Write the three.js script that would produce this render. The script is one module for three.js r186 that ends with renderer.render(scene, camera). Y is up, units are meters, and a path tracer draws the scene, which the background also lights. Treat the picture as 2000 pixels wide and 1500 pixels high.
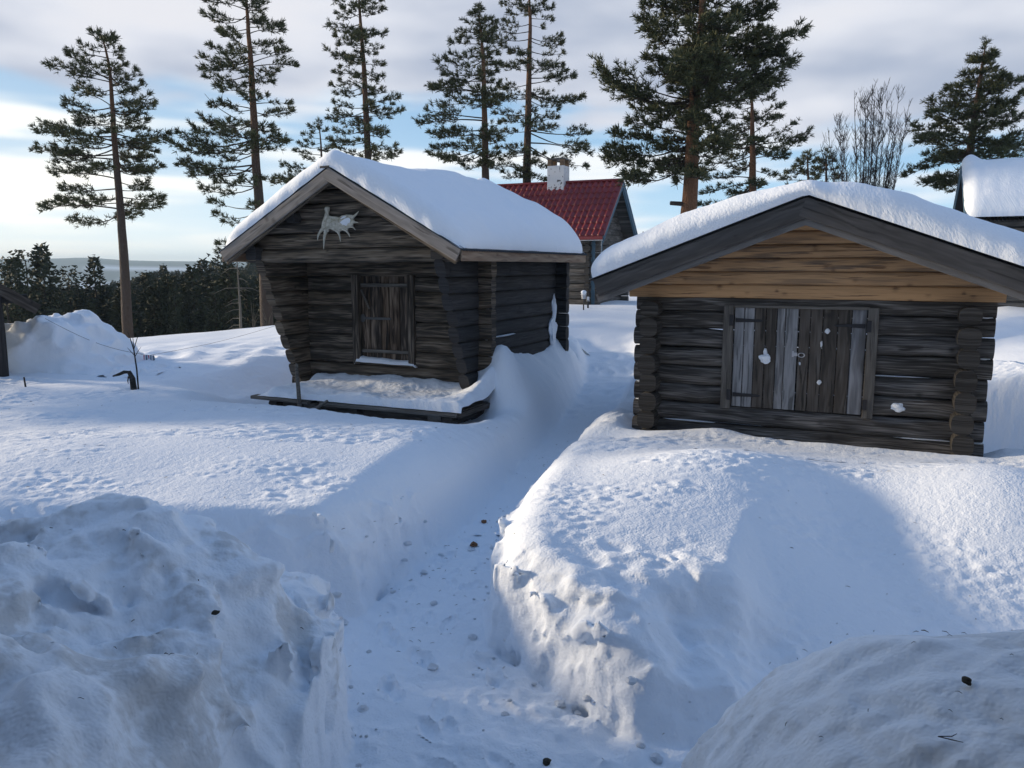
import * as THREE from 'three';
import { mergeGeometries } from 'three/addons/utils/BufferGeometryUtils.js';

// ---------------------------------------------------------------- camera, sky, sun, exposure
const scene = new THREE.Scene();
const camera = new THREE.PerspectiveCamera(52, 4 / 3, 0.1, 9000);
camera.position.set(0, 3.0, 0);
camera.rotation.set(-8.5 * Math.PI / 180, 0, 0);
camera.updateMatrixWorld();

const SUN_AZ = -70, SUN_EL = 12;          // degrees; azimuth measured from the view direction, left is negative
const rad = Math.PI / 180;
const sunDir = new THREE.Vector3(Math.sin(SUN_AZ * rad) * Math.cos(SUN_EL * rad), Math.sin(SUN_EL * rad), -Math.cos(SUN_AZ * rad) * Math.cos(SUN_EL * rad));
const sun = new THREE.DirectionalLight(new THREE.Color().setRGB(1.0, 0.81, 0.58), 5.0);
sun.position.copy(sunDir).multiplyScalar(60).add(new THREE.Vector3(0, 0, -12));
sun.target.position.set(0, 0, -12);
sun.castShadow = true; sun.shadow.radius = 12;
Object.assign(sun.shadow.camera, { left: -45, right: 45, top: 40, bottom: -40, near: 1, far: 160 });
sun.shadow.mapSize.set(4096, 4096);
scene.add(sun, sun.target);

const renderer = new THREE.WebGLRenderer({ antialias: true });
renderer.setSize(1024, 768);
renderer.toneMapping = THREE.LinearToneMapping;
renderer.toneMappingExposure = 1.06;
renderer.shadowMap.enabled = true;

// ---------------------------------------------------------------- seeded random and noise
function rng(seed) { let a = (seed * 2654435761) >>> 0; return () => { a |= 0; a = a + 0x6D2B79F5 | 0; let t = Math.imul(a ^ a >>> 15, 1 | a); t = t + Math.imul(t ^ t >>> 7, 61 | t) ^ t; return ((t ^ t >>> 14) >>> 0) / 4294967296; }; }
const PERM = new Uint8Array(1024);
{ const r = rng(77), p = [...Array(256).keys()]; for (let i = 255; i > 0; i--) { const j = Math.floor(r() * (i + 1)); [p[i], p[j]] = [p[j], p[i]]; } for (let i = 0; i < 1024; i++) PERM[i] = p[i & 255]; }
function grad3(h, x, y, z) { h &= 15; const u = h < 8 ? x : y, v = h < 4 ? y : (h === 12 || h === 14 ? x : z); return ((h & 1) ? -u : u) + ((h & 2) ? -v : v); }
function n3(x, y, z) {
  let X = Math.floor(x), Y = Math.floor(y), Z = Math.floor(z); x -= X; y -= Y; z -= Z; X &= 255; Y &= 255; Z &= 255;
  const u = x * x * x * (x * (x * 6 - 15) + 10), v = y * y * y * (y * (y * 6 - 15) + 10), w = z * z * z * (z * (z * 6 - 15) + 10);
  const A = PERM[X] + Y, AA = PERM[A] + Z, AB = PERM[A + 1] + Z, B = PERM[X + 1] + Y, BA = PERM[B] + Z, BB = PERM[B + 1] + Z;
  const l = (a, b, t) => a + t * (b - a);
  return l(l(l(grad3(PERM[AA], x, y, z), grad3(PERM[BA], x - 1, y, z), u), l(grad3(PERM[AB], x, y - 1, z), grad3(PERM[BB], x - 1, y - 1, z), u), v),
    l(l(grad3(PERM[AA + 1], x, y, z - 1), grad3(PERM[BA + 1], x - 1, y, z - 1), u), l(grad3(PERM[AB + 1], x, y - 1, z - 1), grad3(PERM[BB + 1], x - 1, y - 1, z - 1), u), v), w);
}
const n2 = (x, y) => n3(x, y, 7.31);
function fbm(x, y, z, o = 4) { let s = 0, a = 0.5; for (let i = 0; i < o; i++) { s += a * n3(x, y, z); x = x * 2.03 + 1.7; y = y * 2.03 + 3.1; z = z * 2.03 + 5.3; a *= 0.5; } return s; }
const clamp = (x, a = 0, b = 1) => x < a ? a : x > b ? b : x;
const lerp = (a, b, t) => a + (b - a) * t;
const S = (a, b, x) => { const t = clamp((x - a) / (b - a)); return t * t * (3 - 2 * t); };
const mix3 = (a, b, t) => [lerp(a[0], b[0], t), lerp(a[1], b[1], t), lerp(a[2], b[2], t)];

// ---------------------------------------------------------------- the sky: broken grey-lavender cloud over a pale band with blue gaps
{
  const W = 2048, Hh = 1024, data = new Float32Array(W * Hh * 4);
  for (let j = 0; j < Hh; j++) {
    const el = ((j + 0.5) / Hh - 0.5) * 180;
    for (let i = 0; i < W; i++) {
      const th = ((i + 0.5) / W - 0.5) * 360;            // atan2(z, x) in degrees
      let az = th + 90; if (az > 180) az -= 360;         // 0 ahead, + to the right
      const ca = Math.cos(az * rad), sa = Math.sin(az * rad), ce = Math.cos(el * rad);
      const dx = sa * ce, dy = Math.sin(Math.max(el, 0) * rad), dz = -ca * ce;
      const k = 1 / (dy + 0.16), px = dx * k, pz = dz * k; // a cloud layer seen in perspective
      const toSun = Math.acos(clamp(dx * sunDir.x + Math.sin(el * rad) * sunDir.y + dz * sunDir.z, -1, 1)) / rad;
      const warm = Math.exp(-Math.pow(toSun / 52, 2));
      // clear air
      const hz = Math.exp(-Math.max(el, 0) / 6.5);
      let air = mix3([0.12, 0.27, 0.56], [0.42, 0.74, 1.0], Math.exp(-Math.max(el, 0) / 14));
      air = mix3(air, [0.84, 1.02, 1.10], Math.exp(-Math.max(el, 0) / 3.2) * 0.85);
      air = mix3(air, [1.30, 1.24, 1.08], clamp(hz * warm * 1.35));
      // thin bright streaks low down
      const st = fbm(az / 26 + 3.1, el / 2.1, 1.5, 4) * 0.9 + fbm(az / 9, el / 1.0 + 4, 8.5, 3) * 0.35;
      const stk = S(-0.08, 0.22, st + 0.10 * warm - 0.05 * S(0, 30, az)) * S(17, 6, el);
      let c = mix3(air, mix3([0.96, 0.98, 1.02], [1.26, 1.22, 1.10], clamp(warm * 1.6)), stk * 0.9);
      // main cloud sheet
      const edge = 10.3 - 0.055 * az + 2.4 * n2(az / 17, 2.2) + 0.9 * n2(az / 5, 9.2);
      const big = fbm(px * 0.55 + 4.0, pz * 0.55, 2.0, 5);
      const open = S(-0.12, 0.28, big + 0.04) * S(18, 40, el);
      const cov = S(edge - 0.9, edge + 0.9, el + 2.6 * fbm(az / 8, el / 1.9, 3.3, 4)) * (1 - open * 0.85);
      const lum = 0.5 + 1.05 * fbm(az / 19 + 1.3, el / 5.2 + 0.4, 6.1, 5) + 0.4 * fbm(px * 1.3, pz * 1.3, 5.0, 4);
      let cl = mix3([0.42, 0.475, 0.60], [0.76, 0.78, 0.85], S(0.1, 0.8, lum));
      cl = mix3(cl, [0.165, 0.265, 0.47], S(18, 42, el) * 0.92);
      cl = mix3(cl, [0.90, 0.87, 0.87], S(0.6, 1.0, lum) * 0.4);
      c = mix3(c, cl, cov * 0.96);
      const g = Math.exp(-Math.pow(toSun / 16, 2)) * 1.3;
      c = [c[0] + g, c[1] + g * 0.86, c[2] + g * 0.62];
      if (el < 0) c = mix3(c, [0.30, 0.36, 0.44], S(0, -6, el));
      const o = (j * W + i) * 4; data[o] = c[0]; data[o + 1] = c[1]; data[o + 2] = c[2]; data[o + 3] = 1;
    }
  }
  const sky = new THREE.DataTexture(data, W, Hh, THREE.RGBAFormat, THREE.FloatType);
  sky.mapping = THREE.EquirectangularReflectionMapping; sky.magFilter = THREE.LinearFilter; sky.minFilter = THREE.LinearFilter; sky.needsUpdate = true;
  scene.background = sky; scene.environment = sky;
}

// ---------------------------------------------------------------- helpers: names, tags, geometry
const taken = new Map();
function numbered(name) { const k = taken.get(name) || 0; taken.set(name, k + 1); return k ? `${name}_${String(k).padStart(3, '0')}` : name; }
function tag(o, label, category, group, kind) { o.userData.label = label; o.userData.category = category; if (group) o.userData.group = group; if (kind) o.userData.kind = kind; return o; }
function thing(name, label, category, pos = [0, 0, 0], turn = 0, group) { const g = new THREE.Group(); g.name = numbered(name); g.position.set(...pos); g.rotation.y = turn; scene.add(g); return tag(g, label, category, group); }
function part(name, geo, mat, parent) { const m = new THREE.Mesh(geo, mat); m.name = name; m.castShadow = m.receiveShadow = true; parent.add(m); return m; }
function single(name, geo, mat, label, category, group) { const m = new THREE.Mesh(geo, mat); m.name = numbered(name); m.castShadow = m.receiveShadow = true; scene.add(m); return tag(m, label, category, group); }
function struct(name, geo, mat) { const m = new THREE.Mesh(geo, mat); m.name = name; m.castShadow = m.receiveShadow = true; m.userData.kind = 'structure'; scene.add(m); return m; }
function at(geo, x, y, z, rx = 0, ry = 0, rz = 0) { if (rx) geo.rotateX(rx); if (ry) geo.rotateY(ry); if (rz) geo.rotateZ(rz); geo.translate(x, y, z); return geo; }
class Soup { // position / normal / uv / colour arrays with indices
  constructor(color = false) { this.p = []; this.uv = []; this.i = []; this.c = color ? [] : null; }
  v(x, y, z, u = 0, v = 0, c) { this.p.push(x, y, z); this.uv.push(u, v); if (this.c) this.c.push(c[0], c[1], c[2]); return this.p.length / 3 - 1; }
  tri(a, b, c) { this.i.push(a, b, c); }
  quad(a, b, c, d) { this.i.push(a, b, c, a, c, d); }
  geo() { const g = new THREE.BufferGeometry(); g.setAttribute('position', new THREE.Float32BufferAttribute(this.p, 3)); g.setAttribute('uv', new THREE.Float32BufferAttribute(this.uv, 2)); if (this.c) g.setAttribute('color', new THREE.Float32BufferAttribute(this.c, 3)); g.setIndex(this.i); g.computeVertexNormals(); return g; }
  tube(pts, radii, sides = 6, col, vs = 1) { // pts: [[x,y,z]...]
    let prev = null, acc = 0; const n = pts.length;
    for (let k = 0; k < n; k++) {
      const a = pts[Math.max(0, k - 1)], b = pts[Math.min(n - 1, k + 1)];
      let t = [b[0] - a[0], b[1] - a[1], b[2] - a[2]]; const L = Math.hypot(...t) || 1; t = t.map(q => q / L);
      const up = Math.abs(t[1]) > 0.9 ? [1, 0, 0] : [0, 1, 0];
      let e = [t[1] * up[2] - t[2] * up[1], t[2] * up[0] - t[0] * up[2], t[0] * up[1] - t[1] * up[0]]; const le = Math.hypot(...e); e = e.map(q => q / le);
      const f = [e[1] * t[2] - e[2] * t[1], e[2] * t[0] - e[0] * t[2], e[0] * t[1] - e[1] * t[0]];
      if (k) acc += Math.hypot(pts[k][0] - pts[k - 1][0], pts[k][1] - pts[k - 1][1], pts[k][2] - pts[k - 1][2]);
      const row = []; const r = radii[k];
      for (let s = 0; s <= sides; s++) { const an = s / sides * Math.PI * 2, cx = Math.cos(an) * r, cy = Math.sin(an) * r; const cc = typeof col === 'function' ? col(k / (n - 1), pts[k]) : col; row.push(this.v(pts[k][0] + e[0] * cx + f[0] * cy, pts[k][1] + e[1] * cx + f[1] * cy, pts[k][2] + e[2] * cx + f[2] * cy, s / sides * Math.max(1, Math.round(r * 6.3 * vs)), acc * vs, cc)); }
      if (prev) for (let s = 0; s < sides; s++) this.quad(prev[s], row[s], row[s + 1], prev[s + 1]);
      prev = row;
    }
  }
}
// a timber: runs along x, centred, rounded (n: 2 = round, large = square), slightly uneven; slants trim the ends to a roof slope
function timber(L, h, d, { n = 4, seed = 1, wob = 0.006, sl = 0, sr = 0, segs = 5, taper = 0, sides = 14 } = {}) {
  const s = new Soup(), r = rng(seed * 13 + 5), uo = r() * 7, vo = r() * 5; let prev = null;
  const ends = [];
  for (let k = 0; k <= segs; k++) {
    const t = k / segs, row = [], wy = (r() - 0.5) * 2 * wob, wz = (r() - 0.5) * 2 * wob, ss = 1 + (r() - 0.5) * wob * 5 + taper * (t - 0.5);
    for (let q = 0; q <= sides; q++) {
      const a = q / sides * Math.PI * 2, c = Math.cos(a), e = Math.sin(a);
      const y = Math.sign(e) * Math.pow(Math.abs(e), 2 / n) * h / 2 * ss, z = Math.sign(c) * Math.pow(Math.abs(c), 2 / n) * d / 2 * ss;
      let x = (t - 0.5) * L; if (sl) x += lerp(sl * (y + h / 2), 0, t); if (sr) x -= lerp(0, sr * (y + h / 2), t);
      row.push(s.v(x, y + wy, z + wz, x + uo, q / sides * (h + d) * 2 + vo));
    }
    if (prev) for (let q = 0; q < sides; q++) s.quad(prev[q], prev[q + 1], row[q + 1], row[q]);
    if (k === 0 || k === segs) { const base = row.map(ix => s.v(s.p[ix * 3], s.p[ix * 3 + 1], s.p[ix * 3 + 2], s.p[ix * 3 + 2] * 0.15 + uo, s.p[ix * 3 + 1] * 2 + vo)); const c0 = s.v((t - 0.5) * L + (sl && !k ? sl * h / 2 : 0) - (sr && k ? sr * h / 2 : 0), wy, wz, uo, vo); for (let q = 0; q < sides; q++) k ? s.tri(c0, base[q], base[q + 1]) : s.tri(c0, base[q + 1], base[q]); }
    prev = row;
  }
  return s.geo();
}
// a sawn board with eased edges, along x; h along y, d along z
function board(L, h, d, seed = 1, o = {}) { return timber(L, h, d, { n: 9, seed, wob: 0.0015, segs: 2, sides: 12, ...o }); }

// ---------------------------------------------------------------- materials
function dataTex(w, h, fn, srgb) {
  const d = new Uint8Array(w * h * 4);
  for (let j = 0; j < h; j++) for (let i = 0; i < w; i++) { const c = fn(i, j), o = (j * w + i) * 4; for (let k = 0; k < 3; k++) { let v = clamp(c[k]); if (srgb) v = v <= 0.0031308 ? v * 12.92 : 1.055 * Math.pow(v, 1 / 2.4) - 0.055; d[o + k] = Math.round(v * 255); } d[o + 3] = 255; }
  const t = new THREE.DataTexture(d, w, h); t.wrapS = t.wrapT = THREE.RepeatWrapping; t.magFilter = THREE.LinearFilter; t.minFilter = THREE.LinearMipmapLinearFilter; t.generateMipmaps = true; if (srgb) t.colorSpace = THREE.SRGBColorSpace; t.needsUpdate = true; return t;
}
// tileable noise over a torus-ish blend
function tn(u, v, fu, fv, s) { const a = n3(u * fu, v * fv, s), b = n3((u - 1) * fu, v * fv, s), c = n3(u * fu, (v - 1) * fv, s), d = n3((u - 1) * fu, (v - 1) * fv, s); const wu = S(0.75, 1, u), wv = S(0.75, 1, v); return lerp(lerp(a, b, wu), lerp(c, d, wu), wv); }
// wood: grain runs along u; colours are real base colours (linear)
function wood({ dark, mid, light, seed = 1, contrast = 1, knots = 0.5, rough = 0.9, bump = 0.006, stain, stainAmt = 0, size = 512 }) {
  const w = size, h = size / 2, r = rng(seed + 900), kn = [...Array(Math.round(knots * 10))].map(() => [r(), r(), 0.012 + r() * 0.012]);
  const hgt = new Float32Array(w * h);
  const map = dataTex(w, h, (i, j) => {
    const u = i / w, v = j / h, wv = v + 0.02 * tn(u, v, 5, 4, seed + 3);
    let g = 0.5 + contrast * (0.55 * tn(u, wv, 3, 34, seed) + 0.5 * tn(u, wv, 9, 90, seed + 11) + 0.42 * tn(u, v, 4, 7, seed + 21));
    const cr = S(0.30, 0.42, tn(u, wv, 3.5, 55, seed + 31)); g -= cr * 0.55;
    for (const [ku, kv, kr] of kn) { const q = Math.hypot((u - ku) * 2, v - kv) / (kr * 2); if (q < 2.5) g -= 0.55 * Math.exp(-q * q * 1.6); }
    hgt[j * w + i] = clamp(0.5 + 0.5 * (g - 0.5) - cr * 0.4);
    let c = g < 0.5 ? mix3(dark, mid, clamp(g * 2)) : mix3(mid, light, clamp(g * 2 - 1));
    if (stain) { const st = S(-0.10, 0.34, 0.8 * tn(u, v, 3, 9, seed + 51) + 0.45 * tn(u, wv, 4, 34, seed + 61) + 0.3 * tn(u, wv, 10, 90, seed + 71)); c = mix3(c, stain, st * stainAmt); }
    return c;
  }, true);
  const bmp = dataTex(w, h, (i, j) => { const q = hgt[j * w + i]; return [q, q, q]; });
  for (const t of [map, bmp]) t.repeat.set(0.5, 1);
  return new THREE.MeshStandardMaterial({ map, bumpMap: bmp, bumpScale: bump, roughness: rough });
}
const flat = (r, g, b, rough = 0.8, metal = 0) => new THREE.MeshStandardMaterial({ color: new THREE.Color().setRGB(r, g, b), roughness: rough, metalness: metal });
// snow: white grains with a very fine relief
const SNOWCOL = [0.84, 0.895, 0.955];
const snowBump = dataTex(512, 512, (i, j) => { const u = i / 512, v = j / 512; const q = 0.5 + 0.42 * tn(u, v, 22, 22, 1.5) + 0.34 * tn(u, v, 60, 60, 4.5) + 0.3 * tn(u, v, 8, 8, 9.5); return [q, q, q]; });
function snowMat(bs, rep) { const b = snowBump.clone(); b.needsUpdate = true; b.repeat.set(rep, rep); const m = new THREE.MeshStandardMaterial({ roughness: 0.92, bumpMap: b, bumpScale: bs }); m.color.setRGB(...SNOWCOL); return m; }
const M = {};
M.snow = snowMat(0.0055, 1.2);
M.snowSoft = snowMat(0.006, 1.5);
// ---------------------------------------------------------------- the snow cover as one height function of (x, d); d runs away from the camera (d = -z)
const TURN = -24.8 * rad, CT = Math.cos(TURN), ST = Math.sin(TURN);
const toLocal = (x, d, ox, od) => { const px = x - ox, pz = -(d - od); return [px * CT - pz * ST, px * ST + pz * CT]; }; // building axes: lx to its right, lz to its front
const fromLocal = (lx, lz, ox, od) => [ox + lx * CT + lz * ST, od - (-lx * ST + lz * CT)];
const STORE = [-2.05, 12.71], SHED = [3.50, 9.61];
const PATH = [ // x, d, floor, half width, slope width left, slope width right
  [-0.15, 1.5, 0.2, 1.0, 0.3, 0.3], [-0.15, 3.9, 0.25, 0.88, 0.25, 0.25], [-0.4, 4.6, 0.25, 0.66, 0.22, 0.3], [-0.66, 5.3, 0.25, 0.48, 0.25, 0.34], [-0.70, 6.0, 0.26, 0.46, 0.35, 0.40], [-0.44, 7.0, 0.28, 0.34, 0.5, 0.42],
  [-0.1, 8.2, 0.30, 0.28, 0.62, 0.4], [0.42, 10.2, 0.36, 0.30, 0.72, 0.35], [0.93, 11.9, 0.42, 0.32, 0.75, 0.5], [1.45, 13.6, 0.55, 0.36, 0.9, 0.7], [1.95, 15.6, 0.8, 0.4, 0.7, 0.9], [2.2, 17.5, 1.1, 0.5, 0.8, 0.8], [2.3, 20, 1.45, 0.6, 0.8, 0.8]];
const LEFTWAY = [[-0.8, 5.45, 0.26, 0.42, 0.2, 0.24], [-1.6, 5.40, 0.28, 0.42, 0.2, 0.2], [-2.4, 5.40, 0.40, 0.36, 0.25, 0.25], [-4.2, 5.7, 0.72, 0.2, 0.3, 0.3], [-6.5, 6.3, 1.0, 0.1, 0.3, 0.3]];
const RIGHTWAY = [[0.5, 3.9, 0.25, 0.3, 0.42, 0.3], [1.25, 3.9, 0.25, 0.24, 0.45, 0.3], [1.9, 3.9, 0.3, 0.1, 1.7, 0.3], [2.8, 3.9, 0.35, 0.1, 2.4, 0.3], [5, 3.9, 0.5, 0.1, 2.4, 0.3]];
function along(line, x, d) { // nearest point: [distance, floor, hw, slope width on that side]
  let best = 1e9, out = null;
  for (let i = 0; i < line.length - 1; i++) {
    const a = line[i], b = line[i + 1], vx = b[0] - a[0], vd = b[1] - a[1], t = clamp(((x - a[0]) * vx + (d - a[1]) * vd) / (vx * vx + vd * vd));
    const qx = x - a[0] - vx * t, qd = d - a[1] - vd * t, q = qx * qx + qd * qd;
    if (q < best) { best = q; const left = vx * qd - vd * qx > 0; out = [0, lerp(a[2], b[2], t), lerp(a[3], b[3], t), left ? lerp(a[4], b[4], t) : lerp(a[5], b[5], t)]; }
  }
  out[0] = Math.sqrt(best); return out;
}
const gs = (x, d, cx, cd, rx, rd) => Math.exp(-(((x - cx) / rx) ** 2) - (((d - cd) / rd) ** 2));
const boxm = (a, a0, a1, b, b0, b1, f) => S(a0 - f, a0 + f, a) * S(a1 + f, a1 - f, a) * S(b0 - f, b0 + f, b) * S(b1 + f, b1 - f, b);
function fieldAt(x, d) {
  let y = 1.1 + clamp(0.08 * (x + 9), -0.6, 0.5) * S(13, 24, d) + 0.2 * S(20, 27, d) * S(-2, 2, x);
  y += 0.10 * n2(x * 0.33 + 5, d * 0.33) * S(3, 12, d) + 0.035 * n2(x * 0.9, d * 0.9 + 3);
  y += 0.13 * gs(x, d, -3.6, 8.1, 2.6, 1.0) + 0.05 * gs(x, d, -4.5, 7, 1.5, 1);
  if (x > -0.5) { // bank in front of the shed
    const k = S(-0.5, 0.8, x) * S(11, 9.5, d);
    y = lerp(y, 0.98 - 0.10 * S(6.4, 4.4, d), k);
    y += 0.27 * gs(x, d, 2.0, 7.3, 1.15, 0.85) + 0.06 * gs(x, d, 0.9, 6.0, 0.7, 0.8) - 0.17 * gs(x, d, 2.85, 6.35, 0.62, 0.7) + 0.30 * gs(x, d, 4.35, 6.5, 0.8, 1.0) + 0.1 * gs(x, d, 2.6, 4.9, 1.2, 0.5);
    y -= 0.28 * boxm(x, 0.95, 1.75, d, 4.3, 4.92, 0.17);
  }
  { // the storehouse: hollow under the platform, scoop on its left, drift on its right
    const [lx, lz] = toLocal(x, d, ...STORE);
    y = lerp(y, 0.56 + 0.20 * S(0.6, -1.6, lx), boxm(lx, -2.2, 2.2, lz, 0.1, 1.95, 0.45));
    y -= 0.30 * boxm(lx, -3.3, -1.5, lz, -2.6, 1.2, 0.55);
    const dr = S(1.3, 1.72, lx) * S(0.35, -0.35, lz) * S(-4.6, -3.3, lz);
    if (dr > 0) y = lerp(y, 1.70 - 0.12 * S(-0.2, -1.6, lz) + 0.18 * S(-2.4, -3.3, lz) - 0.42 * Math.max(0, lx - 1.75) + 0.03 * n2(lx * 4, lz * 4), dr);
    y += 0.42 * gs(lx, lz, 2.1, -0.05, 0.3, 0.35);
  }
  { // the shed: bank leaning on its left wall, hollow along the front, bank beyond its right end
    const [lx, lz] = toLocal(x, d, ...SHED);
    y = lerp(y, 0.93, boxm(lx, -2.9, 2.6, lz, -0.3, 1.0, 0.5));
    y = lerp(y, 0.80, boxm(lx, -2.15, 2.15, lz, -0.3, 0.22, 0.16) * 0.9);
    y += 0.13 * gs(lx, lz, -0.9, 0.12, 0.6, 0.15);
    y += 0.38 * S(2.2, 4.2, lx) * S(1.6, -1.2, lz);
  }
  y -= 0.30 * gs(x, d, 1.0, 9.85, 0.55, 0.32);
  // ridges thrown up along the far end of the path
  if (d > 12 && d < 22) y += (0.22 * gs(x, d, 3.1, 16.2, 0.9, 2.6) + 0.30 * gs(x, d, 1.2, 17.4, 0.8, 0.6) + 0.12 * S(14, 16, d) * S(22, 18, d) * n2(x * 1.7, d * 1.7)) * S(12, 14, d);
  // the slope falls away beyond the crest on the left, and far out everywhere
  const fall = Math.max(0, d - 24.3 - 0.25 * (x + 9)) * 0.33 * S(1, -5, x) + Math.max(0, d - 45) * 0.12;
  y -= fall > 8.5 ? 8.5 + (fall - 8.5) * 0.03 : fall; if (d > 50) y += S(60, 170, d) * lerp(-1.0, 4.5, S(-0.58, -0.26, x / d));
  return y;
}
const dome = t => { t = clamp(t); return Math.sqrt(1 - (1 - t) * (1 - t)); };
function rbox(x, d, x0, x1, d0, d1, r) { const qx = Math.max(x0 + r - x, x - x1 + r), qd = Math.max(d0 + r - d, d - d1 + r); return r - Math.min(Math.max(qx, qd), 0) - Math.hypot(Math.max(qx, 0), Math.max(qd, 0)); } // > 0 inside
function heapL(x, d) { const e = rbox(x, d, -9, -0.98 + 0.10 * n2(d * 1.3, 4), -4, 4.72 + 0.14 * n2(x * 1.1, 8), 0.55); if (e <= 0) return -9; return 0.2 + (1.10 + 0.36 * clamp(-x - 1.15, 0, 0.9) + 0.10 * n2(x * 0.9, d * 0.9 + 9) - 0.2 * gs(x, d, -1.9, 3.3, 0.5, 0.5)) * dome(e / 0.62); }
function heapR(x, d) { const e = rbox(x, d, 0.48, 9, -4, 3.72, 1.0); if (e <= 0) return -9; return 0.2 + 1.47 * Math.pow(dome(e / 1.3), 1.15) + 0.04 * n2(x * 1.6, d * 1.6) + 0.05 * S(1.2, 2.2, x); }
function carve(y, w) { const [q, f, hw, sw] = w; if (q > hw + sw * 1.3) return y; const t = clamp((q - hw) / (sw * 1.3)); const st = dome(t) * S(0, 0.25, t), p = lerp(st, lerp(t, t * t * (3 - 2 * t), 0.6), S(0.7, 1.4, sw)); return lerp(Math.min(f, y), y, p); }
function heightAt(x, d) {
  let y = fieldAt(x, d);
  if (d < 21 && x > -4 && x < 5) y = carve(y, along(PATH, x, d));
  if (d < 8 && x < 0) y = carve(y, along(LEFTWAY, x, d));
  if (d < 8 && x > 0) y = carve(y, along(RIGHTWAY, x, d));
  if (d < 5.6) { if (d < 3.0) y = Math.min(y, lerp(0.2, y, S(1.0, 3.0, d))); y = Math.max(y, heapL(x, d), heapR(x, d)); }
  return y;
}
// boot prints trodden along the path
const PRINTS = []; { const r = rng(404); for (let k = 0; k < 46; k++) { const t = (k + r()) / 46 * 6.2 + 1.0, i = Math.floor(t), u = t - i, a = PATH[i], b = PATH[i + 1], vx = b[0] - a[0], vd = b[1] - a[1], L = Math.hypot(vx, vd), side = (r() - 0.5) * 1.5 * lerp(a[3], b[3], u); PRINTS.push([lerp(a[0], b[0], u) - vd / L * side, lerp(a[1], b[1], u) + vx / L * side, Math.atan2(vd, vx) + (r() - 0.5) * 0.8, 0.6 + r() * 0.6]); } }
function printAt(x, d) { let y = 0; for (const [px, pd, an, s] of PRINTS) { const dx = x - px, dd = d - pd; if (dx * dx + dd * dd > 0.05) continue; const c = Math.cos(an), sn = Math.sin(an), u = (dx * c + dd * sn) / 0.145, v = (-dx * sn + dd * c) / (0.052 - 0.012 * (dx * c + dd * sn) / 0.145 * 0.5), q = u * u + v * v; y += s * (-0.024 * S(1.1, 0.7, q) + 0.010 * Math.exp(-((q - 1.35) ** 2) * 5)); } return y; }
// ---- near snow: a volume meshed with surface nets so that walls keep their lumps and small overhangs
function surfaceNets(x0, y0, z0, nx, ny, nz, c, F) {
  const idx = new Int32Array(nx * ny * nz).fill(-1), P = [];
  const at3 = (i, j, k) => (k * ny + j) * nx + i;
  for (let k = 0; k < nz - 1; k++) for (let i = 0; i < nx - 1; i++) for (let j = 0; j < ny - 1; j++) {
    const b = at3(i, j, k); let m = 0; const v = [F[b], F[b + 1], F[b + nx], F[b + nx + 1], F[b + nx * ny], F[b + nx * ny + 1], F[b + nx * ny + nx], F[b + nx * ny + nx + 1]];
    for (let q = 0; q < 8; q++) if (v[q] < 0) m |= 1 << q; if (m === 0 || m === 255) continue;
    let sx = 0, sy = 0, sz = 0, n = 0;
    for (const [a, e] of EDG) { if ((v[a] < 0) === (v[e] < 0)) continue; const t = v[a] / (v[a] - v[e]); sx += lerp(a & 1, e & 1, t); sy += lerp(a >> 1 & 1, e >> 1 & 1, t); sz += lerp(a >> 2, e >> 2, t); n++; }
    idx[b] = P.length / 3; P.push(x0 + (i + sx / n) * c, y0 + (j + sy / n) * c, z0 + (k + sz / n) * c);
  }
  const I = [];
  for (let k = 1; k < nz - 1; k++) for (let j = 1; j < ny - 1; j++) for (let i = 1; i < nx - 1; i++) {
    const b = at3(i, j, k), s = F[b] < 0; const quad = (a, e, f, g) => { if (a < 0 || e < 0 || f < 0 || g < 0) return; if (s) I.push(a, e, f, a, f, g); else I.push(a, f, e, a, g, f); };
    const dx = 1, dy = nx, dz = nx * ny;
    if (s !== (F[b + dx] < 0)) quad(idx[b], idx[b - dy - 0 >= 0 ? b - dy : b], idx[b - dy - dz], idx[b - dz]) ;
    if (s !== (F[b + dy] < 0)) quad(idx[b], idx[b - dz], idx[b - dz - dx], idx[b - dx]);
    if (s !== (F[b + dz] < 0)) quad(idx[b], idx[b - dx], idx[b - dx - dy], idx[b - dy]);
  }
  // the x-facing quads above are wound for +x out; flip to be consistent
  return { P, I };
}
const EDG = [[0, 1], [2, 3], [4, 5], [6, 7], [0, 2], [1, 3], [4, 6], [5, 7], [0, 4], [1, 5], [2, 6], [3, 7]];
function netGeo(P, I) { const g = new THREE.BufferGeometry(); g.setAttribute('position', new THREE.Float32BufferAttribute(P, 3)); const uv = new Float32Array(P.length / 3 * 2); for (let i = 0, q = 0; i < P.length; i += 3) { uv[q++] = P[i] - 0.35 * (P[i + 2] + P[i + 1]); uv[q++] = P[i + 2] - P[i + 1]; } g.setAttribute('uv', new THREE.BufferAttribute(uv, 2)); g.setIndex(I); g.computeVertexNormals(); return g; }
const billow = (x, y, z) => 0.28 - Math.abs(n3(x, y, z));
const NX0 = -5.3, NX1 = 5.3, ND0 = 1.5, ND1 = 8.0, CELL = 0.0225;
// crust: patches of wind-roughened surface between smooth ones
const crust = (x, d) => lerp(0.25, 1.9, S(-0.16, 0.22, n2(x * 0.75 + 3, d * 1.1) + 0.4 * n2(x * 2.4, d * 3.1)));
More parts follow.
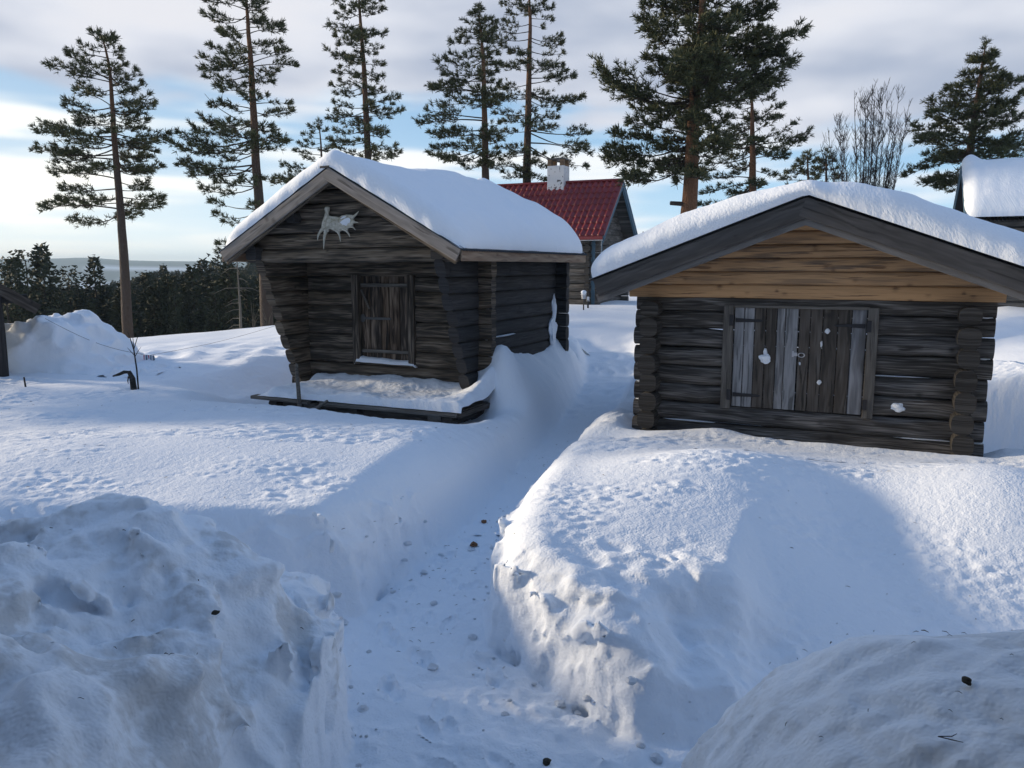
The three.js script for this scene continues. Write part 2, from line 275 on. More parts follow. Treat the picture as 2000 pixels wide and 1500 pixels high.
// lumps: how rough the snow is (thickness taken off or added, metres)
function lumps(x, y, z, steep, heap) {
  const d = -z; let a = 0;
  const rough = Math.max(steep, heap);
  if (rough > 0.02) {
    const wx = x + 0.10 * n3(x * 3, y * 3, z * 3), wy = y + 0.10 * n3(x * 3 + 9, y * 3, z * 3);
    a += rough * (0.13 * billow(wx * 2.6, wy * 2.9, z * 2.6) + 0.066 * n3(wx * 5.2 + 3, wy * 5.6, z * 5.2) + 0.036 * billow(wx * 9.5, wy * 10, z * 9.5) * (1 - 0.45 * heap) + 0.014 * n3(wx * 21, wy * 21, z * 21) * (1 - 0.5 * heap));
  }
  // crust ripples and crumbs on open snow
  const pm = crust(x, d); a += pm * (0.011 * n3(x * 7.5 + 0.5 * n3(x * 2, 3, z * 2), y * 7.5, z * 12) + 0.008 * n3(x * 17, y * 17, z * 24)) + (0.3 + 0.7 * pm) * 0.004 * n3(x * 34, y * 34, z * 34);
  return a;
}
const TOP = { nx: Math.round((NX1 - NX0) / 0.05), nd: Math.round((ND1 - ND0) / 0.05), h: null };
TOP.h = new Float32Array((TOP.nx + 1) * (TOP.nd + 1)).fill(-9);
let nearGround, nearHeapL, nearHeapR;
{
  const nx = Math.round((NX1 - NX0) / CELL) + 1, nz = Math.round((ND1 - ND0) / CELL) + 1, y0 = -0.1, ny = Math.round(2.1 / CELL) + 1;
  const z0 = -ND1, H = new Float32Array(nx * nz), F = new Float32Array(nx * ny * nz);
  for (let k = 0; k < nz; k++) for (let i = 0; i < nx; i++) { const x = NX0 + i * CELL, d = -(z0 + k * CELL), h = heightAt(x, d); H[k * nx + i] = h < 0.5 ? h + printAt(x, d) * S(0.5, 0.4, h) : h; }
  for (let k = 0; k < nz; k++) for (let i = 0; i < nx; i++) {
    const h = H[k * nx + i], i0 = Math.max(0, i - 1), i1 = Math.min(nx - 1, i + 1), k0 = Math.max(0, k - 1), k1 = Math.min(nz - 1, k + 1);
    const gx = (H[k * nx + i1] - H[k * nx + i0]) / ((i1 - i0) * CELL), gz = (H[k1 * nx + i] - H[k0 * nx + i]) / ((k1 - k0) * CELL), g = Math.sqrt(1 + gx * gx + gz * gz);
    const x = NX0 + i * CELL, z = z0 + k * CELL, d = -z;
    const fade = S(NX0, NX0 + 0.5, x) * S(NX1, NX1 - 0.5, x) * S(ND1, ND1 - 0.8, d) ;
    const hl = heapL(x, d), hr = heapR(x, d);
    const isL = hl > h - 0.02 ? 1 : 0, isR = hr > h - 0.02 ? 1 : 0;
    let steep = S(0.35, 1.4, g - 1 + 0.25) * 0.85; if (x > -0.3 && d > 4 && !isR) steep = Math.max(steep, 0.7 * S(5.9, 5.0, d + 0.35 * n2(x * 1.2, d)) * S(1.9, 1.2, x)) ;
    if (x > 1.2 && !isR) steep *= S(2.1, 1.3, x); if (x < -0.3 && d > 6.0) steep *= S(7.6, 6.6, d);
    const heap = isL ? 1.0 : isR ? 0.12 : 0; if (isR) steep *= 0.25;
    for (let j = 0; j < ny; j++) {
      const y = y0 + j * CELL; let f = (y - h) / g;
      if (f > -0.34 && f < 0.34) { const tp = S(h - 0.6, h, y); f -= fade * lumps(x, y, z, h < 0.42 ? steep * 0.6 : steep, heap); if (h < 0.55 && !isL && !isR) f -= fade * (0.022 * n3(x * 6 + 2, y, z * 6) + 0.03 * Math.max(0, billow(x * 9, 3.5, z * 9)) * S(0.0, 0.25, n2(x * 2.2, d * 2.2))); if (isR) f -= fade * 0.018 * n3(x * 6.5, y * 6.5, z * 13); if (isL) f -= fade * (0.16 * n3(x * 1.5 + 4, y * 1.7, z * 1.5) + 0.12 * billow(x * 1.9, y * 2.2 + 5, z * 1.9)); }
      F[(k * ny + j) * nx + i] = f;
    }
  }
  const { P, I } = surfaceNets(NX0, y0, z0, nx, ny, nz, CELL, F);
  for (let q = 0; q < P.length; q += 3) { const a = Math.round((P[q] - NX0) / 0.05), b = Math.round((-P[q + 2] - ND0) / 0.05); if (a >= 0 && a <= TOP.nx && b >= 0 && b <= TOP.nd) { const o = b * (TOP.nx + 1) + a; if (P[q + 1] > TOP.h[o]) TOP.h[o] = P[q + 1]; } }
  const whole = netGeo(P, I);
  // split the two shovelled heaps from the cover; normals stay those of the whole
  const cls = new Uint8Array(P.length / 3);
  for (let q = 0; q < cls.length; q++) { const x = P[q * 3], y = P[q * 3 + 1], d = -P[q * 3 + 2]; if (heapL(x, d) > 0.36 && y > 0.33) cls[q] = 1; else if (heapR(x, d) > 0.36 && y > 0.33) cls[q] = 2; }
  const sets = [[], [], []];
  for (let q = 0; q < I.length; q += 3) { const a = cls[I[q]], b = cls[I[q + 1]], c = cls[I[q + 2]]; sets[a === b && b === c ? a : 0].push(I[q], I[q + 1], I[q + 2]); }
  const faceAxis = (a, b, c) => { const ax = P[b * 3] - P[a * 3], ay = P[b * 3 + 1] - P[a * 3 + 1], az = P[b * 3 + 2] - P[a * 3 + 2], bx = P[c * 3] - P[a * 3], by = P[c * 3 + 1] - P[a * 3 + 1], bz = P[c * 3 + 2] - P[a * 3 + 2]; const X = Math.abs(ay * bz - az * by), Y = Math.abs(az * bx - ax * bz), Z = Math.abs(ax * by - ay * bx); return Y >= X && Y >= Z ? 1 : X > Z ? 0 : 2; };
  const sub = list => { const map = new Map(), p = [], n = [], uv = [], ix = []; const wp = whole.attributes.position.array, wn = whole.attributes.normal.array, wu = whole.attributes.uv.array; for (let q = 0; q < list.length; q++) { const v = list[q], ax = faceAxis(list[q - q % 3], list[q - q % 3 + 1], list[q - q % 3 + 2]), key = v * 3 + ax; let t = map.get(key); if (t === undefined) { t = p.length / 3; map.set(key, t); p.push(wp[v * 3], wp[v * 3 + 1], wp[v * 3 + 2]); n.push(wn[v * 3], wn[v * 3 + 1], wn[v * 3 + 2]); if (ax === 1) uv.push(wp[v * 3], wp[v * 3 + 2]); else if (ax === 0) uv.push(wp[v * 3 + 2] + 0.37, wp[v * 3 + 1]); else uv.push(wp[v * 3], wp[v * 3 + 1] + 0.61); } ix.push(t); } const g = new THREE.BufferGeometry(); g.setAttribute('position', new THREE.Float32BufferAttribute(p, 3)); g.setAttribute('normal', new THREE.Float32BufferAttribute(n, 3)); g.setAttribute('uv', new THREE.Float32BufferAttribute(uv, 2)); g.setIndex(ix); return g; };
  [nearGround, nearHeapL, nearHeapR] = sets.map(sub);
}
function topAt(x, d) { if (x > NX0 && x < NX1 && d > ND0 && d < ND1 - 0.1) { const a = Math.round((x - NX0) / 0.05), b = Math.round((d - ND0) / 0.05), v = TOP.h[b * (TOP.nx + 1) + a]; if (v > -5) return v; } return midAt(x, d); }
// ---- the rest of the cover as height grids that grow coarser with distance
function midAt(x, d) { // fine relief of the open field
  const k = S(30, 10, d); const w = 0.5 * n2(x * 2, d * 2);
  return heightAt(x, d) + k * (crust(x, d) * (0.011 * n2(x * 7.5 + w, d * 12) + 0.009 * n2(x * 17, d * 24)) + 0.02 * n2(x * 2.1, d * 3.2) * S(7, 9, d)) + 0.05 * S(11.5, 13.5, d) * S(21, 17, d) * S(0.2, 1.0, x) * S(4.6, 3.4, x) * billow(x * 3.2, 0.5, d * 3.2) * 2;
}
function grid(x0, x1, d0, d1, step, hole, drop = 0) {
  const nx = Math.round((x1 - x0) / step), nd = Math.round((d1 - d0) / step), s = new Soup();
  for (let k = 0; k <= nd; k++) for (let i = 0; i <= nx; i++) { const x = x0 + i * step, d = d0 + k * step, y = midAt(x, d) - drop - (i === 0 || k === 0 || i === nx || k === nd ? 0.15 : 0); s.v(x, y, -d, x, -d); }
  for (let k = 0; k < nd; k++) for (let i = 0; i < nx; i++) {
    const x = x0 + (i + 0.5) * step, d = d0 + (k + 0.5) * step; if (hole.some(h => x > h[0] + step && x < h[1] - step && d > h[2] + step && d < h[3] - step)) continue;
    const a = k * (nx + 1) + i; s.quad(a, a + 1, a + nx + 2, a + nx + 1);
  }
  return s.geo();
}
{
  const near = [NX0 + 0.1, NX1 - 0.1, ND0 + 0.1, ND1 - 0.25], mid = [-11, 9, 7.48, 17.48], far = [-40, 40, -6, 60];
  const g = mergeGeometries([nearGround, grid(...mid, 0.04, [near], 0.004), grid(...far, 0.25, [near, mid, [NX0 + 0.1, NX1 - 0.1, ND0 + 0.1, 12]], 0.03), grid(-260, 260, -120, 400, 4, [far], 0.3)]);
  struct('snow_ground', g, M.snow);
  // old grey dirt ploughed into the heaps: grainy patches with ragged edges
  const dirty = (geo, amt, seed) => { const p = geo.attributes.position, c = new Float32Array(p.count * 3); for (let i = 0; i < p.count; i++) { const x = p.getX(i), y = p.getY(i), z = p.getZ(i), q = fbm(x * 1.4 + seed, y * 1.8, z * 1.4, 4) + 0.22 * n3(x * 26, y * 26, z * 26) + 0.12 * n3(x * 9, y * 9, z * 9), t = S(-0.02, 0.2, q) * amt; c[i * 3] = lerp(1, 0.60, t); c[i * 3 + 1] = lerp(1, 0.57, t); c[i * 3 + 2] = lerp(1, 0.53, t); } geo.setAttribute('color', new THREE.BufferAttribute(c, 3)); };
  dirty(nearHeapL, 0.62, 3); dirty(nearHeapR, 0.38, 8); M.heap = M.snow.clone(); M.heap.vertexColors = true;
  single('snow_heap', nearHeapL, M.heap, 'large lumpy grey-white heap of shovelled snow in the left foreground', 'snow heap', 'shovelled snow heaps');
  single('snow_heap', nearHeapR, M.heap, 'smooth rounded snow heap dotted with needles in the right foreground', 'snow heap', 'shovelled snow heaps');
}
console.log('ground done');
// ---------------------------------------------------------------- timber materials (a few tones of each so that neighbours differ)
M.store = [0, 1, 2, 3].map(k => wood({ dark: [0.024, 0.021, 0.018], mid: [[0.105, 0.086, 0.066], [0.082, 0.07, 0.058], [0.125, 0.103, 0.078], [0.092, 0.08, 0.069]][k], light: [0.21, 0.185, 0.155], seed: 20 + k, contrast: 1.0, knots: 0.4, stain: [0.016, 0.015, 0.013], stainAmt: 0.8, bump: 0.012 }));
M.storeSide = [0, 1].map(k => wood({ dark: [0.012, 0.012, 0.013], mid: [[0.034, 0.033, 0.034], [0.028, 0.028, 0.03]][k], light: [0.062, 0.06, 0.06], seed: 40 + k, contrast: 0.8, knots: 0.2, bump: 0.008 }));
M.shed = [0, 1, 2, 3].map(k => wood({ dark: [0.02, 0.018, 0.017], mid: [[0.075, 0.07, 0.066], [0.10, 0.096, 0.094], [0.065, 0.058, 0.05], [0.088, 0.08, 0.072]][k], light: [0.20, 0.19, 0.18], seed: 60 + k, contrast: 0.95, knots: 0.3, stain: [0.018, 0.016, 0.014], stainAmt: 0.75, bump: 0.01 }));
M.endGrain = [0, 1].map(k => wood({ dark: [0.015, 0.013, 0.011], mid: [0.034, 0.031, 0.028], light: [0.07, 0.065, 0.058], seed: 75 + k, contrast: 1.2, knots: 0, bump: 0.012 }));
M.barge = [0, 1].map(k => wood({ dark: [0.13, 0.115, 0.10], mid: [0.25, 0.225, 0.20], light: [0.36, 0.33, 0.30], seed: 80 + k, contrast: 0.7, knots: 0.6, bump: 0.003 }));
M.bargeDark = [0, 1].map(k => wood({ dark: [0.03, 0.028, 0.027], mid: [0.058, 0.055, 0.053], light: [0.095, 0.09, 0.088], seed: 84 + k, contrast: 0.7, knots: 0.6, bump: 0.003 }));
M.bargeGrey = wood({ dark: [0.11, 0.105, 0.10], mid: [0.14, 0.135, 0.13], light: [0.20, 0.195, 0.19], seed: 87, contrast: 0.6, knots: 0.4, bump: 0.003 });
M.fascia = wood({ dark: [0.15, 0.10, 0.07], mid: [0.29, 0.215, 0.15], light: [0.38, 0.30, 0.22], seed: 90, contrast: 0.7, knots: 0.8, stain: [0.2, 0.12, 0.075], stainAmt: 0.5, bump: 0.003 });
M.pine = [0, 1, 2].map(k => wood({ dark: [0.17, 0.095, 0.048], mid: [[0.47, 0.275, 0.13], [0.40, 0.245, 0.125], [0.43, 0.26, 0.13]][k], light: [0.52, 0.32, 0.17], seed: 95 + k, contrast: 0.42, knots: 0.9, stain: [0.085, 0.065, 0.052], stainAmt: [0.15, 0.75, 0.5][k], bump: 0.002 }));
M.plankGrey = [0, 1, 2].map(k => wood({ dark: [0.10, 0.105, 0.11], mid: [[0.235, 0.24, 0.25], [0.20, 0.20, 0.205], [0.17, 0.175, 0.19]][k], light: [0.33, 0.335, 0.345], seed: 110 + k, contrast: 0.7, knots: 0.3, stain: [0.06, 0.055, 0.05], stainAmt: [0.25, 0.5, 0.45][k], bump: 0.004 }));
M.plankDark = [0, 1, 2].map(k => wood({ dark: [0.022, 0.019, 0.016], mid: [[0.055, 0.046, 0.038], [0.072, 0.06, 0.05], [0.045, 0.042, 0.042]][k], light: [0.11, 0.10, 0.09], seed: 120 + k, contrast: 0.8, knots: 0.2, bump: 0.004 }));
M.doorBrown = [0, 1, 2].map(k => wood({ dark: [0.016, 0.011, 0.008], mid: [[0.075, 0.05, 0.033], [0.055, 0.042, 0.033], [0.098, 0.063, 0.038]][k], light: [0.23, 0.175, 0.13], seed: 130 + k, contrast: 1.15, knots: 0, bump: 0.006 }));
M.shedPost = wood({ dark: [0.045, 0.041, 0.037], mid: [0.095, 0.087, 0.077], light: [0.16, 0.15, 0.135], seed: 141, contrast: 0.8, knots: 0.3, bump: 0.004 });
M.post = wood({ dark: [0.06, 0.054, 0.048], mid: [0.125, 0.115, 0.10], light: [0.21, 0.195, 0.175], seed: 140, contrast: 0.8, knots: 0.3, bump: 0.004 });
M.houseLog = [0, 1, 2].map(k => wood({ dark: [0.03, 0.027, 0.024], mid: [[0.11, 0.098, 0.085], [0.085, 0.078, 0.07], [0.13, 0.115, 0.10]][k], light: [0.2, 0.185, 0.165], seed: 150 + k, contrast: 0.9, knots: 0.2, stain: [0.04, 0.035, 0.03], stainAmt: 0.5, bump: 0.006 }));
M.iron = flat(0.028, 0.028, 0.032, 0.65, 0.4);
M.ironGrey = flat(0.10, 0.10, 0.10, 0.6, 0.4);
M.steel = flat(0.55, 0.55, 0.56, 0.35, 0.9);
M.sheet = flat(0.03, 0.032, 0.036, 0.55, 0.2);
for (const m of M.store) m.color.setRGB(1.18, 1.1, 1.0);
const pick = (arr, r) => arr[Math.floor(r() * arr.length)];

// snow lying on a gable roof: a soft slab with rounded, slightly bulging edges, closed underneath
function roofSnow({ x0, x1, z0, z1, roofY, thick, r = 0.3, rx = 0, bulge = 0.05, seed = 1, nx = 110, nz = 110, soft = 0.35 }) {
  const s = new Soup(), warp = t => { const q = t * 2 - 1; return 0.5 + 0.5 * Math.sign(q) * (1 - Math.pow(1 - Math.abs(q), 1.8)); };
  const smooth = x => { let a = 0; for (let k = -3; k <= 3; k++) a += roofY(x + k / 3 * soft); return a / 7; };
  for (let k = 0; k <= nz; k++) for (let i = 0; i <= nx; i++) {
    const x = lerp(x0, x1, warp(i / nx)), z = lerp(z0, z1, warp(k / nz));
    const kx = rx ? r / rx : 1, ex = Math.min(x - x0, x1 - x) * kx, ez = Math.min(z - z0, z1 - z), e = Math.min(ex, ez, (ex < r && ez < r) ? r - Math.hypot(r - ex, r - ez) : 9);
    const t = thick(x, z) * (1 + 0.22 * n3(x * 0.9, z * 0.9, seed) + 0.06 * n3(x * 3.1, z * 3.1, seed + 4)), p = dome(e / r), edgeT = clamp(1 - e / r);
    const top = lerp(roofY(x), smooth(x), S(0, 0.6, e)) + t * p + 0.006 * n3(x * 9, z * 9, seed + 2) * p;
    const b = bulge * Math.sin(Math.PI * clamp(p)) * edgeT + 0.02 * n3(x * 5, z * 5, seed + 7) * edgeT;
    const ox = ex < r && ex <= ez ? (x - x0 < x1 - x ? -b : b) : 0, oz = ez < r && ez < ex ? (z - z0 < z1 - z ? -b : b) : 0;
    s.v(x + ox, top, z + oz, x + 0.5 * top, z - 0.5 * top);
  }
  for (let k = 0; k < nz; k++) for (let i = 0; i < nx; i++) { const a = k * (nx + 1) + i; s.quad(a, a + nx + 1, a + nx + 2, a + 1); }
  return s.geo();
}
function slopeSlab(xa, ya, xb, yb, z0, z1, t) { // a thin sloping slab from (xa,ya) to (xb,yb), thickness t upward, between z0 and z1
  const g = new THREE.BoxGeometry(Math.hypot(xb - xa, yb - ya), t, z1 - z0); g.translate(0, t / 2, 0); g.rotateZ(Math.atan2(yb - ya, xb - xa)); g.translate((xa + xb) / 2, (ya + yb) / 2, (z0 + z1) / 2); return g;
}
function corrugated(xa, ya, xb, yb, z0, z1, pitch = 0.076, amp = 0.011) { // waves run down the slope
  const s = new Soup(), n = Math.round((z1 - z0) / pitch) * 8; const L = Math.hypot(xb - xa, yb - ya), nx = -(yb - ya) / L, ny = (xb - xa) / L;
  for (const off of [0, 0.004]) for (let k = 0; k <= n; k++) { const z = lerp(z0, z1, k / n), a = amp * Math.sin((z - z0) / pitch * Math.PI * 2) + off; s.v(xa + nx * a, ya + ny * a, z); s.v(xb + nx * a, yb + ny * a, z); }
  const h = (n + 1) * 2;
  for (let k = 0; k < n; k++) { const a = k * 2; s.quad(a, a + 1, a + 3, a + 2); s.quad(h + a, h + a + 2, h + a + 3, h + a + 1); s.quad(a + 1, h + a + 1, h + a + 3, a + 3); s.quad(a, a + 2, h + a + 2, h + a); }
  return s.geo();
}
function slopeBoard(xa, ya, xb, yb, z, h, t, seed, mat, parent, name, o = {}) { // a board whose top edge follows a slope
  const L = Math.hypot(xb - xa, yb - ya), g = board(L, h, t, seed, o); g.translate(0, -h / 2, 0); g.rotateZ(Math.atan2(yb - ya, xb - xa)); g.translate((xa + xb) / 2, (ya + yb) / 2, z); return part(name, g, mat, parent);
}
// ---------------------------------------------------------------- the old log storehouse
{
  const BY = 0.8, r = rng(31);
  const g = thing('log_storehouse', 'dark weathered log storehouse with flared side walls and a plank door, antler on its gable', 'storehouse', [STORE[0], BY, -STORE[1]], TURN);
  const Y = y => y - BY; let seed = 300;
  const log = (len, h, d, x, y, z, mat, alongZ, o = {}) => { const t = timber(len, h, d, { n: 2.7, seed: seed++, wob: 0.009, ...o }); if (alongZ) t.rotateY(-Math.PI / 2); t.translate(x, Y(y), z); return part('log', t, mat, g); };
  const rows = [0.62, 0.88, 1.15, 1.40, 1.64, 1.88, 2.12, 2.36, 2.60, 2.84, 3.10];
  for (let k = 0; k < rows.length - 1; k++) {
    const y = (rows[k] + rows[k + 1]) / 2, h = rows[k + 1] - rows[k] + 0.004, o = { n: 2.5 + 0.6 * r() };
    // front wall, split by the doorway
    if (k < 3 || k === 9) log(1.95 + 1.92, h, 0.17 + r() * 0.02, -0.015, y, -0.09, pick(M.store, r), false, o);
    else { log(1.93 - 0.63, h, 0.165 + r() * 0.03, -(1.93 + 0.63) / 2, y, -0.09, pick(M.store, r), false, o); log(1.91 - 0.57, h, 0.165 + r() * 0.03, (1.91 + 0.57) / 2, y, -0.09, pick(M.store, r), false, o); }
    // side walls: corbelled forward so that the upper logs carry the gable
    const yb = rows[k], f = 0.26 + 0.78 * clamp((yb - 1.1) / 2.0), slant = yb >= 1.1 ? -0.38 : 0, len = f + 3.46;
    const jog = (r() - 0.5) * 0.05;
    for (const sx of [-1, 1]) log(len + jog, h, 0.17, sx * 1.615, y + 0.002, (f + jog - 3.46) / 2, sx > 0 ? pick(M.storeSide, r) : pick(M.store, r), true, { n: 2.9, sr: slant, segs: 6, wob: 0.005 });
    // rear wall
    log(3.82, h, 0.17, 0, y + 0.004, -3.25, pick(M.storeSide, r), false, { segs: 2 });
  }
  // gable carried by the flared walls, rear gable behind
  const rf = x => 4.36 - 0.556 * Math.abs(x);
  const gy = [3.06, 3.26, 3.49, 3.71, 3.93, 4.12, 4.28];
  for (let k = 0; k < gy.length - 1; k++) {
    const y = (gy[k] + gy[k + 1]) / 2, h = gy[k + 1] - gy[k] + 0.003, half = k === 0 ? 1.86 : (4.33 - gy[k]) / 0.556;
    const o = k === 0 ? {} : { sl: 1.8, sr: 1.8, n: 2.8 };
    log(half * 2, h, k === 0 ? 0.19 : 0.15, 0, y, 0.95, k === 0 ? M.store[2] : pick(M.store, r), false, o);
    log(half * 2, h, 0.15, 0, y, -3.24, pick(M.storeSide, r), false, { ...o, segs: 2 });
  }
  // purlins
  for (const [x, y, s] of [[-1.66, 3.20, 0.2], [1.66, 3.20, 0.2], [0, 4.20, 0.16], [-0.85, 3.72, 0.15], [0.85, 3.72, 0.15]]) { const t = timber(4.66, s, s, { n: 6, seed: seed++ }); t.rotateY(-Math.PI / 2); t.translate(x, Y(y), -1.16); part('purlin', t, M.storeSide[0], g); }
  // roof: boards, corrugated sheet, verge and eave boards
  const Z0 = -3.62, Z1 = 1.30, XE = 2.10;
  for (const sx of [-1, 1]) {
    const n = 22; for (let k = 0; k < n; k++) { const za = lerp(Z0, Z1, k / n), zb = lerp(Z0, Z1, (k + 1) / n) - 0.006; part('roof_board', slopeSlab(0, Y(rf(0)), sx * (XE - 0.02), Y(rf(XE - 0.02)), za + 0.02, zb, sx > 0 ? 0.024 : -0.0239), M.storeSide[k % 2], g); }
    part('roof_sheet', corrugated(0, Y(rf(0)) + 0.045, sx * (XE + 0.05), Y(rf(XE + 0.05)) + 0.045, Z0 - 0.03, Z1 + 0.03), M.sheet, g);
    slopeBoard(sx > 0 ? -0.015 : -XE - 0.02, Y(sx > 0 ? rf(0) + 0.035 : rf(XE) + 0.03), sx > 0 ? XE + 0.02 : 0.015, Y(sx > 0 ? rf(XE) + 0.03 : rf(0) + 0.035), Z1 + 0.016 + (sx > 0 ? 0.002 : 0), 0.175, 0.028, seed++, M.barge[sx > 0 ? 0 : 1], g, 'barge_board');
    slopeBoard(sx > 0 ? 0 : -XE + 0.05, Y(sx > 0 ? rf(0) - 0.10 : rf(XE) - 0.10), sx > 0 ? XE - 0.05 : 0, Y(sx > 0 ? rf(XE) - 0.10 : rf(0) - 0.10), Z1 - 0.02, 0.075, 0.04, seed++, M.store[2], g, 'barge_lining');
    const f = board(Z1 - Z0 - 0.01, 0.15, 0.026, seed++); f.rotateY(Math.PI / 2); f.translate(sx * (XE + 0.012), Y(rf(XE) - 0.048), (Z0 + Z1) / 2 - 0.002); part('eave_board', f, M.fascia, g);
  }
  part('ridge_tip', at(board(0.16, 0.03, 0.05, seed++), -0.06, Y(rf(0) + 0.038), Z1 + 0.02, 0, 0, 0), M.bargeDark[0], g);
  // doorway
  for (const [x, w] of [[-0.565, 0.13], [0.50, 0.12]]) { const p = board(1.46, w, 0.12, seed++); p.rotateZ(Math.PI / 2); p.translate(x, Y(2.135), -0.03); part('door_post', p, M.store[3], g); }
  const dr = new THREE.Group(); dr.name = 'door'; g.add(dr);
  const pw = [0.17, 0.21, 0.16, 0.20, 0.20]; let px = -0.50;
  pw.forEach((w, k) => { const p = board(1.42, w - 0.008, 0.03, seed++); p.rotateZ(Math.PI / 2); p.translate(px + w / 2, Y(2.155), -0.085 + 0.004 * (k % 2)); px += w; part('door_plank', p, M.doorBrown[k % 3], dr); });
    part('batten', at(board(0.90, 0.06, 0.03, seed++), -0.03, Y(2.70), -0.048), M.post, dr);
  part('batten', at(board(0.90, 0.055, 0.03, seed++), -0.03, Y(1.625), -0.048), M.post, dr);
  { const h = board(0.56, 0.042, 0.012, seed++); h.translate(-0.20, Y(2.16), -0.052); const hinge = part('strap_hinge', h, M.ironGrey, dr); const pl = new THREE.CylinderGeometry(0.07, 0.07, 0.014, 14); pl.rotateX(Math.PI / 2); pl.scale(0.7, 1, 1); pl.translate(-0.46, Y(2.16), -0.05); part('hinge_plate', pl, M.ironGrey, hinge); }
  { const b = board(0.34, 0.035, 0.02, seed++); b.rotateZ(-1.1); b.translate(-0.41, Y(2.47), -0.055); part('door_brace', b, M.post, dr); }
  part('threshold', at(board(1.18, 0.07, 0.13, seed++), -0.03, Y(1.43), -0.085), M.store[1], g);

  // the platform in front of the door
  const pf = thing('plank_platform', 'low grey plank platform under snow in front of the storehouse door', 'platform', [STORE[0], BY, -STORE[1]], TURN);
  const TOPY = 0.985;
  for (let k = 0; k < 4; k++) { const z = 0.20 + k * 0.215; part('plank', at(board(3.5, 0.05, 0.205, seed++), 0.22, Y(TOPY - 0.025), z + 0.1), M.post, pf); }
  { const a = board(1.12, 0.055, 0.19, seed++); a.rotateZ(-0.008); a.translate(-1.16, Y(TOPY - 0.036), 1.165); part('plank', a, M.post, pf); const b = board(2.34, 0.06, 0.19, seed++); b.rotateX(0.02); b.translate(0.80, Y(TOPY - 0.04), 1.165); part('plank', b, M.post, pf); }
  for (const [x, z, len] of [[-1.35, 0.6, 1.15], [0.2, 0.6, 1.2], [1.82, 0.62, 1.2]]) { const t = timber(len, 0.17, 0.17, { n: 2.4, seed: seed++ }); t.rotateY(-Math.PI / 2); t.translate(x, Y(TOPY - 0.137), z); part('bearer_log', t, M.endGrain[0], pf); }
  for (const [x, z, h] of [[-0.62, 1.08, 0.32], [1.55, 1.02, 0.34], [1.82, 0.2, 0.34], [-1.3, 0.25, 0.34]]) { const t = board(0.22, h, 0.2, seed++); t.translate(x, Y(TOPY - 0.06 - h / 2), z); part('support_block', t, M.post, pf); }
  { const e = board(1.08, 0.075, 0.05, seed++); e.rotateY(-Math.PI / 2); e.translate(1.995, Y(TOPY - 0.045), 0.66); part('edge_board', e, M.plankDark[1], pf); const e2 = board(3.2, 0.16, 0.04, seed++); e2.translate(0.3, Y(TOPY - 0.155), 1.02); part('front_skirt', e2, M.plankDark[0], pf); }

  // snow lying on the platform, blown up against the right-hand corner
  {
    const s = new Soup(), nx = 150, nz = 60, X0 = -1.6, X1 = 2.06, z0 = -0.06, z1 = 1.24;
    for (let k = 0; k <= nz; k++) for (let i = 0; i <= nx; i++) {
      const x = lerp(X0, X1, i / nx), z = lerp(z0, z1, k / nz), e = Math.min(z1 - z + 0.04 + 0.012 * n2(x * 5, 1), x - X0 + 0.02, X1 - x + 0.02);
      let t = 0.13 + 0.05 * n2(x * 1.4 + 2, z * 1.8) + 0.03 * n2(x * 4, z * 4) + 0.06 * S(0.6, 0.0, z) + 0.012 * n2(x * 13, z * 13);
      t += 0.07 * gs(x, z, 0.2, 0.1, 1.1, 0.3) + 0.30 * gs(x, z, 1.98, 0.05, 0.22, 0.30) + 0.12 * gs(x, z, 1.9, 0.5, 0.2, 0.4) - 0.05 * gs(x, z, 1.2, 0.25, 0.35, 0.2) - 0.05 * gs(x, z, -0.75, 1.2, 0.3, 0.2);
      t *= dome(e / 0.16) * S(-1.65, -1.25, x + 0.25 * n2(z * 3, 5)) ; if (x < -1.4) t *= 0.8;
      const y = TOPY + (k === nz ? 0 : Math.max(t, 0)) + 0.002; s.v(x, Y(y), z + (k >= nz - 1 ? 0.02 * n2(x * 6, 4) : 0), x + 0.6 * y, z - 0.6 * y);
    }
    for (let k = 0; k < nz; k++) for (let i = 0; i < nx; i++) { const a = k * (nx + 1) + i; s.quad(a, a + nx + 1, a + nx + 2, a + 1); }
    const m = single('snow_layer', s.geo(), M.snow, 'uneven layer of snow lying on the plank platform before the storehouse', 'snow'); m.position.set(STORE[0], BY, -STORE[1]); m.rotation.y = TURN;
  }
  { // snow on the threshold
    const s = new Soup(), nx = 30, nz = 8; for (let k = 0; k <= nz; k++) for (let i = 0; i <= nx; i++) { const x = lerp(-0.60, 0.58, i / nx), z = lerp(-0.10, 0.045, k / nz), e = Math.min(x + 0.60, 0.58 - x, 0.05 - z); const y = 1.40 + (0.10 + 0.03 * n2(x * 4, 3) - 0.1 * z + 0.03 * S(-0.1, -0.55, x)) * dome(e / 0.07); s.v(x, Y(y), z, x, z); }
    for (let k = 0; k < nz; k++) for (let i = 0; i < nx; i++) { const a = k * (nx + 1) + i; s.quad(a, a + nx + 1, a + nx + 2, a + 1); }
    const m = single('threshold_snow', s.geo(), M.snowSoft, 'strip of snow on the threshold below the brown plank door', 'snow'); m.position.set(STORE[0], BY, -STORE[1]); m.rotation.y = TURN;
  }
